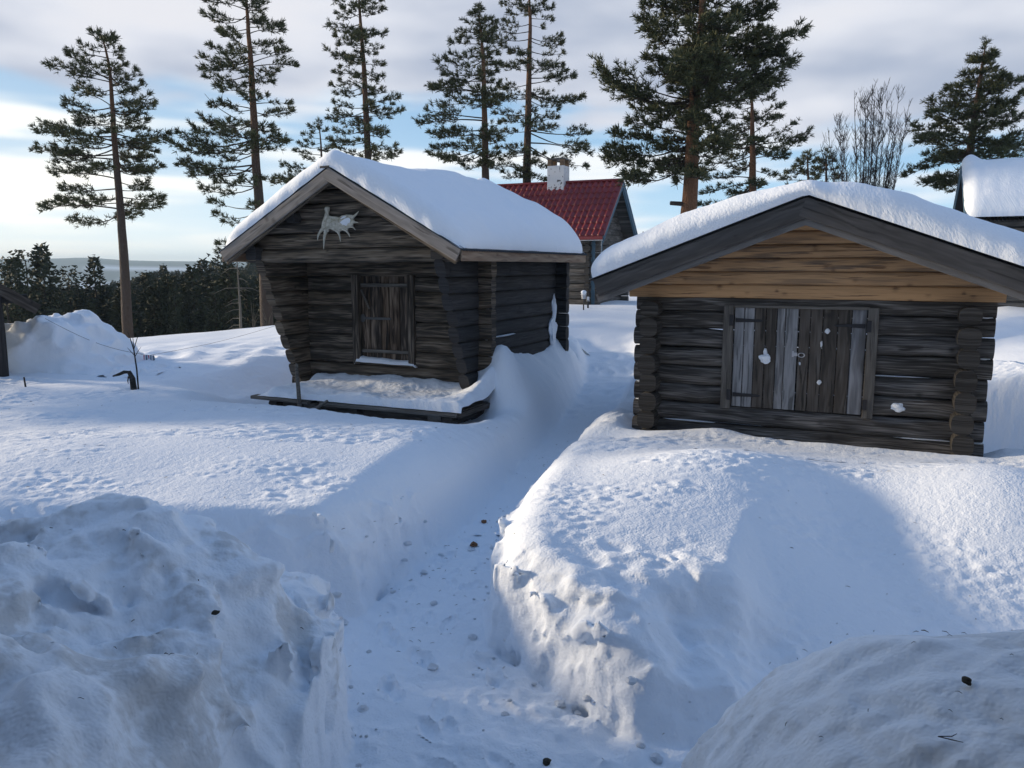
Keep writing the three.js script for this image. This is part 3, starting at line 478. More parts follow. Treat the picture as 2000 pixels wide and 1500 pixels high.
  // roof snow
  {
    const geo = roofSnow({ x0: -XE - 0.06, x1: XE + 0.015, z0: Z0 - 0.05, z1: Z1 + 0.03, roofY: x => Y(rf(x)) + 0.055, thick: (x, z) => 0.31 + 0.06 * S(-0.2, 1.4, x) + 0.05 * S(0.5, -1.5, z) - 0.03 * S(0.4, 1.3, z), r: 0.20, rx: 0.5, bulge: 0.02, seed: 5, soft: 0.5 });
    const m = single('roof_snow', geo, M.snowSoft, 'thick smooth snow cap on the storehouse roof left of the path', 'roof snow', 'snow caps on the roofs'); m.position.set(STORE[0], BY, -STORE[1]); m.rotation.y = TURN;
  }
  // moose antler on the gable
  {
    const k = 0.000600, cv = (x, y) => [(x - 950) * k, -(y - 850) * k];
    const pal = [[590, 620], [700, 650], [830, 660], [920, 690], [1000, 640], [1150, 620], [1310, 630], [1390, 650], [1345, 720], [1400, 790], [1335, 830], [1320, 905], [1160, 925], [1150, 1010], [1000, 968], [915, 1000], [885, 1050], [800, 990], [650, 925], [605, 930], [595, 1000], [530, 1010], [480, 965], [440, 965], [465, 800], [520, 660]];
    const sh = new THREE.Shape(pal.map(([x, y]) => new THREE.Vector2(...cv(x, y))));
    const e = new THREE.ExtrudeGeometry(sh, { depth: 0.012, bevelEnabled: true, bevelThickness: 0.009, bevelSize: 0.007, bevelSegments: 3, curveSegments: 4 });
    const tub = new Soup(); const T = (pts, rr) => { const P = pts.map(([x, y, z = 0]) => { const q = cv(x, y); return [q[0], q[1], 0.012 + z]; }); const c = new THREE.CatmullRomCurve3(P.map(q => new THREE.Vector3(...q))).getPoints(9); tub.tube(c.map(v => [v.x, v.y, v.z]), c.map((_, i) => lerp(rr, 0.004, i / 9)), 8); };
    T([[1330, 690], [1500, 620, 0.02], [1665, 560, 0.06]], 0.024); T([[1350, 800], [1480, 802, 0.015], [1620, 822, 0.05]], 0.018); T([[1280, 890], [1390, 930, 0.02], [1505, 988, 0.05]], 0.018); T([[1100, 970], [1225, 1072, 0.02], [1325, 1148, 0.06]], 0.02); T([[870, 1000], [950, 1120, 0.02], [1025, 1255, 0.06]], 0.022); T([[555, 960], [540, 1150, 0.03], [610, 1440, 0.10]], 0.03); T([[460, 940], [405, 1080, 0.04], [445, 1220, 0.10]], 0.024);
    tub.tube([[...cv(615, 430), 0.01], [...cv(608, 470), 0.012], [...cv(604, 540), 0.014], [...cv(585, 640), 0.014], [...cv(540, 780), 0.014]], [0.03, 0.038, 0.027, 0.032, 0.03], 10);
    const cap = new THREE.SphereGeometry(0.034, 12, 8); cap.scale(1, 0.5, 1); cap.translate(...cv(618, 432), 0.01);
    const parts = [e, tub.geo(), cap].map(q => { const c = q.index ? q.toNonIndexed() : q; c.deleteAttribute('normal'); return c; });
    const geo = mergeGeometries(parts); { const p = geo.attributes.position; for (let i = 0; i < p.count; i++) p.setZ(i, p.getZ(i) + 0.45 * (p.getX(i) - 0.02) ** 2 + 0.2 * p.getY(i) ** 2); } geo.computeVertexNormals();
    const an = dataTex(128, 128, (i, j) => { const u = i / 128, v = j / 128; const q = 0.5 + tn(u, v, 6, 6, 2.2) + 0.5 * tn(u, v, 18, 18, 3.1); return mix3([0.30, 0.285, 0.21], [0.58, 0.56, 0.49], clamp(q)); }, true);
    an.repeat.set(3, 3);
    const m = single('moose_antler', geo, new THREE.MeshStandardMaterial({ map: an, roughness: 0.75 }), 'pale moose antler with seven tines hung on the storehouse gable', 'antler');
    const [wx, wd] = fromLocal(-0.02, 1.05, ...STORE); m.position.set(wx, 3.60, -wd); m.rotation.y = TURN;
    // snow caught in the palm
    const sp = new THREE.SphereGeometry(1, 24, 16); { const p = sp.attributes.position; for (let i = 0; i < p.count; i++) { const q = 1 + 0.25 * n3(p.getX(i) * 2, p.getY(i) * 2, p.getZ(i) * 2 + 4); p.setXYZ(i, p.getX(i) * 0.12 * q + 0.02 * p.getY(i), p.getY(i) * 0.066 * q, p.getZ(i) * 0.014); } } sp.computeVertexNormals(); sp.translate(...cv(1130, 755), 0.03);
    const sn = single('antler_snow', sp, M.snowSoft, 'small patch of snow caught in the palm of the antler', 'snow clump'); sn.position.copy(m.position); sn.rotation.y = TURN;
  }
  // stake and stick at the platform's front edge
  { const [wx, wd] = fromLocal(-0.70, 1.31, ...STORE); const s = new Soup(); s.tube([[0, -0.35, 0], [0.005, 0, 0], [-0.005, 0.4, 0.01], [-0.02, 0.82, 0.015], [-0.02, 0.835, 0.015]], [0.034, 0.034, 0.032, 0.027, 0.002], 7); const m = single('stake', s.geo(), M.post, 'upright grey stake at the front edge of the snowy platform', 'stake'); m.position.set(wx, 0.72, -wd); }
  { const [wx, wd] = fromLocal(-0.42, 1.36, ...STORE); const s = new Soup(); s.tube([[-0.26, -0.05, 0.06], [0, 0.06, 0], [0.25, 0.21, -0.05], [0.26, 0.215, -0.05]], [0.026, 0.027, 0.024, 0.003], 7); const m = single('stick', s.geo(), M.post, 'short stick leaning on the front plank of the platform', 'stick'); m.position.set(wx, 0.80, -wd); m.rotation.y = TURN; }
  // snow caught on the right-hand wall
  const bit = (lx, y, lz, sx, sy, sz, label, sd) => { const q = new THREE.IcosahedronGeometry(1, 4), p = q.attributes.position; for (let i = 0; i < p.count; i++) { const f = 1 + 0.5 * n3(p.getX(i) * 1.6 + sd, p.getY(i) * 1.6, p.getZ(i) * 1.6) + 0.15 * n3(p.getX(i) * 5 + sd, p.getY(i) * 5, p.getZ(i) * 5); p.setXYZ(i, p.getX(i) * sx * f, p.getY(i) * sy * f, p.getZ(i) * sz * f); } q.computeVertexNormals(); q.rotateY(TURN); const [wx, wd] = fromLocal(lx, lz, ...STORE), m = single('snow_clump', q, M.snowSoft, label, 'snow clump', 'snow stuck to the storehouse wall'); m.position.set(wx, y, -wd); };
  bit(1.72, 2.18, -0.22, 0.05, 0.34, 0.03, 'thin upright streak of snow beside the front corner of the storehouse', 2);
  bit(1.71, 2.22, -3.06, 0.035, 0.22, 0.08, 'upper patch of snow in the rear corner of the storehouse side wall', 4);
  bit(1.72, 1.82, -2.98, 0.05, 0.26, 0.15, 'lower patch of snow in the rear corner of the storehouse side wall', 6);
  bit(1.70, 1.885, -0.9, 0.03, 0.012, 0.42, 'thin snow line on a joint of the storehouse side wall', 8);
}
console.log('store done');
// ---------------------------------------------------------------- the low log shed on the right
{
  const BY = 0.7, r = rng(47);
  const g = thing('log_shed', 'low log shed with double plank doors and fresh tan gable boards', 'shed', [SHED[0], BY, -SHED[1]], TURN);
  const Y = y => y - BY; let seed = 700;
  const log = (len, h, d, x, y, z, mat, alongZ, o = {}) => { const t = timber(len, h, d, { n: 2.5, seed: seed++, wob: 0.010, ...o }); if (alongZ) t.rotateY(-Math.PI / 2); t.translate(x, Y(y), z); return part('log', t, mat, g); };
  const rows = [0.50, 0.74, 0.99, 1.235, 1.475, 1.72, 1.965, 2.20, 2.43, 2.62];
  const LX = 2.06;
  for (let k = 0; k < rows.length - 1; k++) {
    const y = (rows[k] + rows[k + 1]) / 2, h = rows[k + 1] - rows[k], hh = h * 0.99, dd = 0.20 + r() * 0.03, m = () => pick(M.shed, r);
    const e0 = LX + (r() - 0.5) * 0.05, e1 = LX + (r() - 0.5) * 0.05;
    if (k < 3 || k === 8) log(e0 + e1, hh, k === 8 ? 0.17 : dd, (e1 - e0) / 2, y, -0.10, m(), false, { n: k === 8 ? 4 : 2.6 });
    else { log(e0 - 0.88, hh, dd, -(e0 + 0.88) / 2, y, -0.10, m(), false, { segs: 4 }); log(e1 - 0.87, hh, dd, (e1 + 0.87) / 2, y, -0.10, m(), false, { segs: 4 }); }
    for (const sx of [-1, 1]) { // side walls, half a log out of step; their ends stand proud of the front
      const f = 0.24 + (r() - 0.5) * 0.07; log(f + 3.3, h * 1.0, 0.21 + r() * 0.025, sx * 1.81 + (r() - 0.5) * 0.02, y - h / 2 + 0.02, (f - 3.3) / 2, pick(M.endGrain, r), true, { n: 2.8, segs: 3 });
    }
    log(4.1, hh, 0.2, 0, y, -3.1, m(), false, { segs: 2 });
  }
  // gable boarding: overlapping half-round boards
  const RX = 0.06, PITCH = 0.376, RT = 3.74, rf = x => RT - PITCH * Math.abs(x - RX);
  for (let k = 0; k < 7; k++) { const yb = 2.605 + k * 0.163, half = Math.min((RT - 0.03 - yb) / PITCH, 2.14); if (half < 0.12) break; const first = (RT - 0.03 - yb) / PITCH > 2.14; const t = timber(half * 2, 0.168, 0.075, { n: 2.6, seed: seed++, wob: 0.003, segs: 8, sl: first ? 0 : 2.55, sr: first ? 0 : 2.55 }); t.rotateX(0.10); t.translate(first ? 0 : RX, Y(yb + 0.084), -0.02 - 0.002 * k); part('gable_board', t, M.pine[[0, 2, 1, 1, 2, 0, 0][k]], g); const t2 = board(half * 2, 0.16, 0.03, seed++, first ? {} : { sl: 2.55, sr: 2.55 }); t2.translate(RX, Y(yb + 0.084), -3.1); part('gable_board', t2, M.shed[0], g); }
  // roof
  const Z0 = -3.5, Z1 = 0.52, XL = -2.46, XR = 2.62;
  for (const [sx, xe] of [[-1, XL], [1, XR]]) {
    const n = 16; for (let k = 0; k < n; k++) part('roof_board', slopeSlab(RX, Y(rf(RX)), xe * 0.995, Y(rf(xe * 0.995)), lerp(Z0, Z1, k / n) + 0.01, lerp(Z0, Z1, (k + 1) / n) - 0.006, sx > 0 ? 0.024 : -0.0239), M.bargeDark[k % 2], g);
    part('roof_sheet', corrugated(RX, Y(rf(RX)) + 0.05, xe + sx * 0.05, Y(rf(xe + sx * 0.05)) + 0.05, Z0 - 0.03, Z1 + 0.035, 0.076, 0.009), M.sheet, g);
    const A = [RX, Y(rf(RX) + 0.035)], B = [xe, Y(rf(xe) + 0.035)], put = (dy, z, h, t, mat, name, cut = 0) => { const a = [A[0], A[1] + dy], b = [B[0] - sx * cut, B[1] + dy + cut * PITCH]; const [p, q] = sx > 0 ? [a, b] : [b, a]; slopeBoard(p[0], p[1], q[0], q[1], z, h, t, seed++, mat, g, name, { segs: 4 }); };
    put(0, Z1 + 0.018 + (sx > 0 ? 0.0025 : 0), 0.225, 0.03, M.bargeDark[sx > 0 ? 1 : 0], 'barge_board');
    put(-0.20, Z1 - 0.018 + (sx > 0 ? 0.0025 : 0), 0.105, 0.03, sx > 0 ? M.bargeGrey : M.bargeGrey, 'barge_lining', 0.03);
    // soffit boards between the wall and the verge
    const s = slopeSlab(RX, Y(rf(RX)) - 0.075, xe * 0.985, Y(rf(xe * 0.985)) - 0.075, 0.02, Z1 - 0.036, 0.018); part('soffit_board', s, M.pine[1], g);
  }
  // purlin under the left eave
  for (const x of [-1.81, 1.81]) { const t = timber(3.9, 0.17, 0.17, { n: 3, seed: seed++ }); t.rotateY(-Math.PI / 2); t.translate(x, Y(rf(x) - 0.13), -1.6); part('purlin', t, M.bargeDark[0], g); }
  // door frame and the two leaves
  for (const [x, w] of [[-0.835, 0.125], [0.825, 0.12]]) { const p = board(1.31, w, 0.07, seed++); p.rotateZ(Math.PI / 2); p.translate(x, Y(1.86), 0.012); part('door_post', p, M.shedPost, g); }
  part('door_head', at(board(1.56, 0.035, 0.05, seed++), 0, Y(2.505), -0.005), M.post, g);
  const leaves = [[-0.77, [[0.125, M.plankGrey[0]], [0.125, M.plankGrey[0]], [0.135, M.plankDark[1]], [0.13, M.plankDark[0]], [0.10, M.plankGrey[1]], [0.15, M.plankGrey[0]]]], [0.004, [[0.13, M.plankDark[1]], [0.14, M.plankDark[1]], [0.17, M.plankDark[0]], [0.15, M.plankDark[0]], [0.165, M.plankGrey[2]]]]];
  leaves.forEach(([x, planks], li) => {
    const leaf = new THREE.Group(); leaf.name = 'door_leaf'; g.add(leaf); const x0 = x; let k = 0;
    for (const [w, mat] of planks) { const p = board(1.255, w - 0.006, 0.028, seed++); p.rotateZ(Math.PI / 2); p.translate(x + w / 2, Y(1.862), -0.02 + 0.004 * (k % 2)); part('plank', p, mat, leaf); x += w; k++; }
    const side = li ? x - 0.02 : x0 + 0.02, sg = li ? -1 : 1;
    for (const y of li ? [2.30] : [2.33, 1.385]) {
      const s = new Soup(); const L = 0.34; const P = [[0, -0.024], [L * 0.9, -0.013], [L, 0], [L * 0.9, 0.013], [0, 0.024]];
      const sh = new THREE.Shape(P.map(([a, b]) => new THREE.Vector2(a * sg, b))); const e = new THREE.ExtrudeGeometry(sh, { depth: 0.006, bevelEnabled: true, bevelThickness: 0.002, bevelSize: 0.002, bevelSegments: 1 }); e.translate(side, Y(y), -0.001); const h = part('strap_hinge', e, M.iron, leaf);
      const pl = board(0.05, 0.135, 0.012, seed++); pl.translate(side - sg * 0.045, Y(y), 0.052); part('hinge_plate', pl, M.iron, h);
    }
    if (li) { const pl = board(0.045, 0.12, 0.012, seed++); pl.translate(x + 0.03, Y(1.37), 0.052); part('hinge_plate', pl, M.iron, leaf); }
    else { const hs = board(0.05, 0.045, 0.008, seed++); hs.translate(x - 0.02, Y(1.93), 0.0); const ha = part('hasp', hs, M.steel, leaf); const hp = board(0.022, 0.075, 0.008, seed++); hp.translate(x - 0.045, Y(1.935), 0.002); part('hasp_plate', hp, M.steel, ha); }
    if (li) { const t = new THREE.TorusGeometry(0.03, 0.006, 8, 20); t.scale(1.2, 0.85, 1); t.translate(x0 + 0.045, Y(1.925), 0.012); part('door_ring', t, M.steel, leaf); }
  });
  // snow: cap on the roof
  {
    const geo = roofSnow({ x0: XL - 0.05, x1: XR + 0.06, z0: Z0 - 0.05, z1: Z1 + 0.05, roofY: x => Y(rf(x)) + 0.062, thick: (x, z) => 0.37 - 0.10 * Math.exp(-(((x - RX) / 0.5) ** 2)) + 0.03 * n2(x * 1.5, z) - 0.03 * S(-0.3, 0.4, z), r: 0.19, rx: 0.26, bulge: 0.06, seed: 9, soft: 0.55 });
    const m = single('roof_snow', geo, M.snowSoft, 'thick snow cap on the low shed roof at right', 'roof snow', 'snow caps on the roofs'); m.position.set(SHED[0], BY, -SHED[1]); m.rotation.y = TURN;
  }
  // snowballs and clumps that stuck to the front
  const clump = (lx, y, sx, sy, sz, label, lz = 0.03, sd = 1, kind) => {
    const q = new THREE.IcosahedronGeometry(1, 4); const p = q.attributes.position; for (let i = 0; i < p.count; i++) { const f = 1 + 0.45 * n3(p.getX(i) * 1.3 + sd, p.getY(i) * 1.3, p.getZ(i) * 1.3) + 0.15 * n3(p.getX(i) * 4 + sd, p.getY(i) * 4, p.getZ(i) * 4); p.setXYZ(i, p.getX(i) * sx * f, p.getY(i) * sy * f, p.getZ(i) * sz * f); } q.computeVertexNormals();
    const [wx, wd] = fromLocal(lx, lz, ...SHED); q.rotateY(TURN); const m = single('snow_clump', q, M.snowSoft, label, 'snow clump', 'snow stuck to the shed front'); m.position.set(wx, y, -wd);
  };
  clump(-0.375, 1.86, 0.068, 0.06, 0.03, 'largest splat of snow stuck to the left door leaf of the shed', 0.012, 3);
  clump(-0.375, 1.945, 0.02, 0.045, 0.02, 'small snow tip above the largest splat on the left door leaf', 0.008, 5);
  clump(0.33, 2.23, 0.026, 0.03, 0.018, 'white snow lump high on the dark stain of the right door leaf', 0.006, 7);
  clump(0.27, 2.07, 0.012, 0.035, 0.012, 'thin slanted sliver of snow in the middle of the right door leaf', 0.004, 8);
  clump(0.27, 1.60, 0.026, 0.026, 0.016, 'white snow lump low on the right door leaf', 0.006, 9);
  clump(0.035, 1.82, 0.012, 0.018, 0.01, 'tiny snow bit below the door ring', 0.004, 11);
  clump(1.15, 1.36, 0.075, 0.05, 0.04, 'snow lump sitting on a log right of the shed doors', 0.0, 13);
  clump(1.15, 1.405, 0.34, 0.010, 0.03, 'thin snow line along a log joint right of the shed doors', -0.035, 15);
  clump(1.45, 0.995, 0.30, 0.009, 0.03, 'thin snow line low on the logs at the right end of the shed', -0.035, 16);
  clump(-1.30, 0.995, 0.32, 0.009, 0.03, 'thin snow line low on the logs at the left end of the shed', -0.035, 17);
  clump(1.10, 1.72, 0.30, 0.006, 0.03, 'faint snow line on the middle log joint right of the doors', -0.035, 19);
  for (const [lx, y, wd, l] of [[-1.96, 1.475, 0.07, 'snow wedge in the third joint of the left log ends'], [-1.96, 1.235, 0.07, 'snow wedge in the second joint of the left log ends'], [-1.96, 1.72, 0.07, 'snow wedge in the middle joint of the left log ends'], [1.97, 2.43, 0.07, 'snow wedge in the top joint of the right log ends'], [1.97, 1.965, 0.07, 'snow wedge in the upper middle joint of the right log ends'], [1.97, 0.995, 0.08, 'snow wedge in the lowest joint of the right log ends']]) clump(lx, y, wd, 0.010, 0.05, l, -0.06, lx + y);
}
console.log('shed done');
// ---------------------------------------------------------------- houses farther back
M.blue = [0, 1].map(k => wood({ dark: [0.045, 0.085, 0.12], mid: [0.085, 0.15, 0.20], light: [0.13, 0.21, 0.27], seed: 170 + k, contrast: 0.5, knots: 0, bump: 0.002 }));
M.white = flat(0.72, 0.72, 0.70, 0.7);
M.tile = [0, 1, 2].map(k => new THREE.MeshStandardMaterial({ color: new THREE.Color().setRGB([0.20, 0.18, 0.215][k], [0.022, 0.019, 0.024][k], [0.024, 0.021, 0.025][k]), roughness: 0.42 }));
M.plaster = new THREE.MeshStandardMaterial({ map: dataTex(128, 128, (i, j) => { const u = i / 128, v = j / 128, q = tn(u, v, 5, 5, 4.4) + 0.6 * tn(u, v, 14, 14, 6.1); return mix3([0.66, 0.66, 0.65], [0.13, 0.12, 0.11], S(0.42, 0.52, q)); }, true), roughness: 0.9 });
M.brick = [flat(0.20, 0.125, 0.07, 0.9), flat(0.16, 0.10, 0.06, 0.9)];
M.pane = new THREE.MeshPhysicalMaterial({ color: 0xffffff, transmission: 1, thickness: 0, roughness: 0.03, ior: 1.5 });
M.darkRoom = flat(0.02, 0.02, 0.022, 0.9);
{
  // red-roofed house: origin under the near eave corner; lx to its right gable, lz to the front
  const O = [3.05, 26.1], r = rng(51), BY = 1.0; let seed = 900;
  const g = thing('red_roofed_house', 'brown log house with red tiled roof and blue gable boards behind the storehouse', 'house', [O[0], BY, -O[1]], TURN);
  const Y = y => y - BY, LEN = 5.4, WID = 3.5, EY = 3.93, RY = 5.86, zr = -WID / 2, OH = 0.30;
  const nL = 11; for (let k = 0; k < nL; k++) {
    const y = 1.15 + (k + 0.5) * 0.255, h = 0.252, log = (len, x, z, az, m) => { const t = timber(len, h, 0.17, { n: 3.2, seed: seed++, wob: 0.006, segs: 3, sides: 10 }); if (az) t.rotateY(-Math.PI / 2); t.translate(x, Y(y + (az ? 0.004 : 0)), z); part('log', t, m, g); };
    log(LEN - 0.2, -LEN / 2 - 0.1, -0.1, false, pick(M.houseLog, r)); log(LEN - 0.2, -LEN / 2 - 0.1, -WID + 0.1, false, pick(M.houseLog, r));
    log(WID + 0.1, -0.55, zr, true, pick(M.houseLog, r)); log(WID - 0.1, -LEN + 0.2, zr, true, pick(M.houseLog, r));
  }
  // corner posts seen as a dark column of log ends
  for (let k = 0; k < 11; k++) { const t = timber(0.42, 0.23, 0.19, { n: 2.4, seed: seed++, segs: 1, sides: 10 }); t.rotateY(-Math.PI / 2); t.translate(-0.55, Y(1.20 + (k + 0.5) * 0.252), 0.02); part('log_end', t, M.endGrain[k % 2], g); }
  // gable triangles of boards
  for (const gx of [-0.50, -LEN + 0.25]) for (let k = 0; k < 9; k++) { const yb = EY - 0.05 + k * 0.21, half = (RY - 0.08 - yb) / ((RY - EY) / (WID / 2 + OH)); if (half < 0.1) break; const b = board(half * 2, 0.205, 0.05, seed++, { sl: 0.98, sr: 0.98 }); b.rotateY(-Math.PI / 2); b.translate(gx, Y(yb + 0.1), zr); part('gable_board', b, M.houseLog[k % 3], g); }
  // roof: battens, tiles on the side towards us, blue verge boards
  const zf = OH, zb = -WID - OH, zm = zr, sl = Math.hypot(zf - zm, RY - EY), ang = Math.atan2(RY - EY, zf - zm);
  const slab = (z0, y0, z1, y1, x0, x1, t) => { const b = new THREE.BoxGeometry(x1 - x0, t, Math.hypot(z1 - z0, y1 - y0)); b.translate(0, t / 2, 0); b.rotateX(Math.atan2(y0 - y1, z0 - z1) * -1); b.translate((x0 + x1) / 2, (y0 + y1) / 2, (z0 + z1) / 2); return b; };
  part('roof_deck', slab(zf, Y(EY), zm, Y(RY), -LEN, 0, 0.03), M.houseLog[1], g);
  part('roof_deck', slab(zb, Y(EY), zm, Y(RY), -LEN, 0, 0.031), M.houseLog[1], g);
  const cols = 26, rowsN = 9, tw = LEN / cols, th = sl / rowsN;
  const tileGeo = (() => { const s = new Soup(), n = 8; for (let e = 0; e < 2; e++) for (let k = 0; k <= n; k++) { const u = k / n, w = 0.05 * Math.pow(0.5 + 0.5 * Math.cos((u - 0.45) * Math.PI * 2), 1.4); s.v((u - 0.5) * (tw + 0.004), w + (e ? 0.0 : 0.038), (e ? -1 : 1) * th * 0.52, u, e); } const h = n + 1; for (let k = 0; k < n; k++) s.quad(k, k + 1, h + k + 1, h + k); const b = s.p.length / 3; for (let k = 0; k <= n; k++) { const q = k * 3; s.v(s.p[q], -0.004, s.p[q + 2], 0, 0); } for (let k = 0; k < n; k++) s.quad(k, b + k, b + k + 1, k + 1); return s.geo(); })();
  for (let i = 0; i < cols; i++) for (let k = 0; k < rowsN; k++) { const m = part('roof_tile', tileGeo, M.tile[Math.floor(r() * 3)], g); const t = (k + 0.5) / rowsN; m.position.set(-LEN + (i + 0.5) * tw, Y(lerp(EY, RY, t)) + 0.04, lerp(zf, zm, t)); m.rotation.x = ang; }
  { const c = timber(LEN + 0.04, 0.10, 0.16, { n: 2.2, seed: 5, wob: 0, segs: 2 }); c.translate(-LEN / 2, Y(RY) + 0.075, zm); part('ridge_cap', c, M.tile[1], g); }
  { const c = board(LEN, 0.11, 0.03, 6); c.translate(-LEN / 2, Y(EY) - 0.02, zf + 0.02); part('eave_flashing', c, M.tile[0], g); const w = board(LEN, 0.02, 0.05, 7); w.translate(-LEN / 2, Y(EY) - 0.09, zf - 0.02); part('eave_strip', w, M.white, g); }
  for (const [z0, sgn] of [[zf, 1], [zb, -1]]) for (const x of [0.02]) {
    const L = sl, mk = (h, t, dy, dx, mat, name) => { const b = board(L, h, t, seed++); b.translate(0, -h / 2, 0); b.rotateY(-Math.PI / 2); const q = new THREE.Group(); b.rotateX(sgn * ang); b.translate(x + dx, Y((EY + RY) / 2) + dy, (z0 + zm) / 2); return part(name, b, mat, g); };
    mk(0.16, 0.03, 0.03, 0, M.blue[0], 'barge_board'); mk(0.10, 0.03, -0.11, -0.03, M.blue[1], 'barge_lining'); mk(0.05, 0.06, 0.085, 0.0, sgn > 0 ? M.tile[0] : M.blue[0], 'verge_trim');
  }
  for (const dz of [-0.02]) { const b = board(2.6, 0.14, 0.05, seed++); b.rotateZ(Math.PI / 2); b.translate(-0.42, Y(2.6), dz); part('corner_board', b, M.blue[0], g); }
  // gable window
  { const w = new THREE.Group(); w.name = 'window'; g.add(w); const X = -0.44; const fr = (len, h, y, z, rot) => { const b = board(len, h, 0.05, seed++); if (rot) b.rotateZ(Math.PI / 2); b.rotateY(-Math.PI / 2); b.translate(X, Y(y), z); part('window_frame', b, M.white, w); };
    fr(0.62, 0.07, 3.82, -0.55); fr(0.62, 0.07, 2.85, -0.55); fr(1.0, 0.07, 3.33, -0.27, 1); fr(1.0, 0.07, 3.33, -0.83, 1); fr(0.9, 0.04, 3.33, -0.55, 1); const p = new THREE.PlaneGeometry(0.5, 0.92); p.rotateY(Math.PI / 2); p.translate(X - 0.01, Y(3.33), -0.55); part('pane', p, M.pane, w); const bk = new THREE.BoxGeometry(0.02, 0.9, 0.5); bk.translate(X - 0.08, Y(3.33), -0.55); part('dark_room_panel', bk, M.darkRoom, w); const c = board(1.05, 0.09, 0.05, seed++); c.rotateZ(Math.PI / 2); c.rotateY(-Math.PI / 2); c.translate(X + 0.004, Y(3.33), -0.91); part('window_casing', c, M.blue[1], w); }  // near-black panel behind the pane, painted as the darkness of the unlit room
  // chimney
  { const c = new THREE.Group(); c.name = 'chimney'; g.add(c); const X = -2.36, W = 0.62, by = RY - 0.35; const st = new THREE.BoxGeometry(W, 0.98, W * 0.9); st.translate(X, Y(by + 0.49), zm); part('stack', st, M.plaster, c);
    const top = by + 0.98; for (const [a, b] of [[-1, -1], [1, -1], [-1, 1], [1, 1]]) for (let k = 0; k < 3; k++) { const p = new THREE.BoxGeometry(0.15 - 0.004 * (k % 2), 0.068, 0.14 - 0.004 * (k % 2)); p.translate(X + a * (W / 2 - 0.08), Y(top + 0.036 + k * 0.073), zm + b * (W * 0.45 - 0.075)); part('brick', p, M.brick[k % 2], c); }
    const cap = new THREE.BoxGeometry(W + 0.04, 0.04, W * 0.9 + 0.04); cap.translate(X, Y(top + 0.24), zm); part('cap_slab', cap, M.ironGrey, c); }
}
{
  // log house at the far right under thick snow
  const O = [12.40, 22.0], r = rng(63), BY = 1.2, A = -24 * rad; let seed = 1200;
  const g = thing('log_house', 'log house with blue-grey gable boards under thick snow at the far right', 'house', [O[0], BY, -O[1]], A);
  const Y = y => y - BY, EY = 4.32, RY = 5.80, LEN = 7, WID = 3.2, OH = 0.35, zm = -WID / 2, zf = OH, zb = -WID - OH;
  for (let k = 0; k < 13; k++) { const y = 1.3 + (k + 0.5) * 0.25; for (const z of [-0.1, -WID + 0.1]) { const t = timber(LEN, 0.247, 0.17, { n: 3, seed: seed++, segs: 3, sides: 10 }); t.translate(LEN / 2 + 0.2, Y(y), z); part('log', t, pick(M.houseLog, r), g); } const t = timber(WID + 0.1, 0.247, 0.17, { n: 3, seed: seed++, segs: 3, sides: 10 }); t.rotateY(-Math.PI / 2); t.translate(0.45, Y(y + 0.004), zm); part('log', t, pick(M.houseLog, r), g); }
  const pit = (RY - EY) / (zf - zm), sl = Math.hypot(zf - zm, RY - EY), ang = Math.atan2(RY - EY, zf - zm);
  for (let k = 0; k < 8; k++) { const yb = EY + k * 0.2, half = (RY - 0.06 - yb) / pit; if (half < 0.1) break; const b = board(half * 2, 0.195, 0.05, seed++, { sl: 1.2, sr: 1.2 }); b.rotateY(-Math.PI / 2); b.translate(0.36, Y(yb + 0.1), zm); part('gable_board', b, M.houseLog[k % 3], g); }
  for (const [z0, sgn] of [[zf, 1], [zb, -1]]) {
    const b = new THREE.BoxGeometry(LEN + 0.1, 0.035, sl); b.rotateX(sgn * ang); b.translate(LEN / 2 + 0.05, Y((EY + RY) / 2) + 0.02 + sgn * 0.001, (z0 + zm) / 2); part('roof_deck', b, M.sheet, g);
    const v = board(sl, 0.17, 0.03, seed++); v.translate(0, -0.085, 0); v.rotateY(-Math.PI / 2); v.rotateX(sgn * ang); v.translate(-0.02, Y((EY + RY) / 2) + 0.05, (z0 + zm) / 2); part('barge_board', v, M.blue[1], g);
    const v2 = board(sl, 0.05, 0.05, seed++); v2.rotateY(-Math.PI / 2); v2.rotateX(sgn * ang); v2.translate(-0.03, Y((EY + RY) / 2) + 0.05, (z0 + zm) / 2); part('verge_trim', v2, M.blue[0], g);
  }
  { const c = corrugated(0, 0, 0.5, 0, 0, LEN, 0.09, 0.014); c.rotateY(-Math.PI / 2); c.rotateX(0.3); c.translate(LEN, Y(EY) + 0.02, zf - 0.4); part('eave_sheet', c, M.sheet, g); }
  const geo = roofSnow({ x0: zb - 0.05, x1: zf + 0.08, z0: -LEN - 0.1, z1: 0.02, roofY: z => Y(RY) + 0.05 - pit * Math.abs(z - zm), thick: () => 0.42, r: 0.3, bulge: 0.05, seed: 14, nx: 60, nz: 70, soft: 0.5 });
  geo.rotateY(-Math.PI / 2); geo.scale(1, 1, 1);
  { const p = geo.attributes.position; for (let i = 0; i < p.count; i++) p.setX(i, p.getX(i) * 1); }
  const m = single('roof_snow', geo, M.snowSoft, 'thick snow on the roof of the house at the far right edge', 'roof snow', 'snow caps on the roofs'); m.position.copy(g.position); m.rotation.y = A;
}
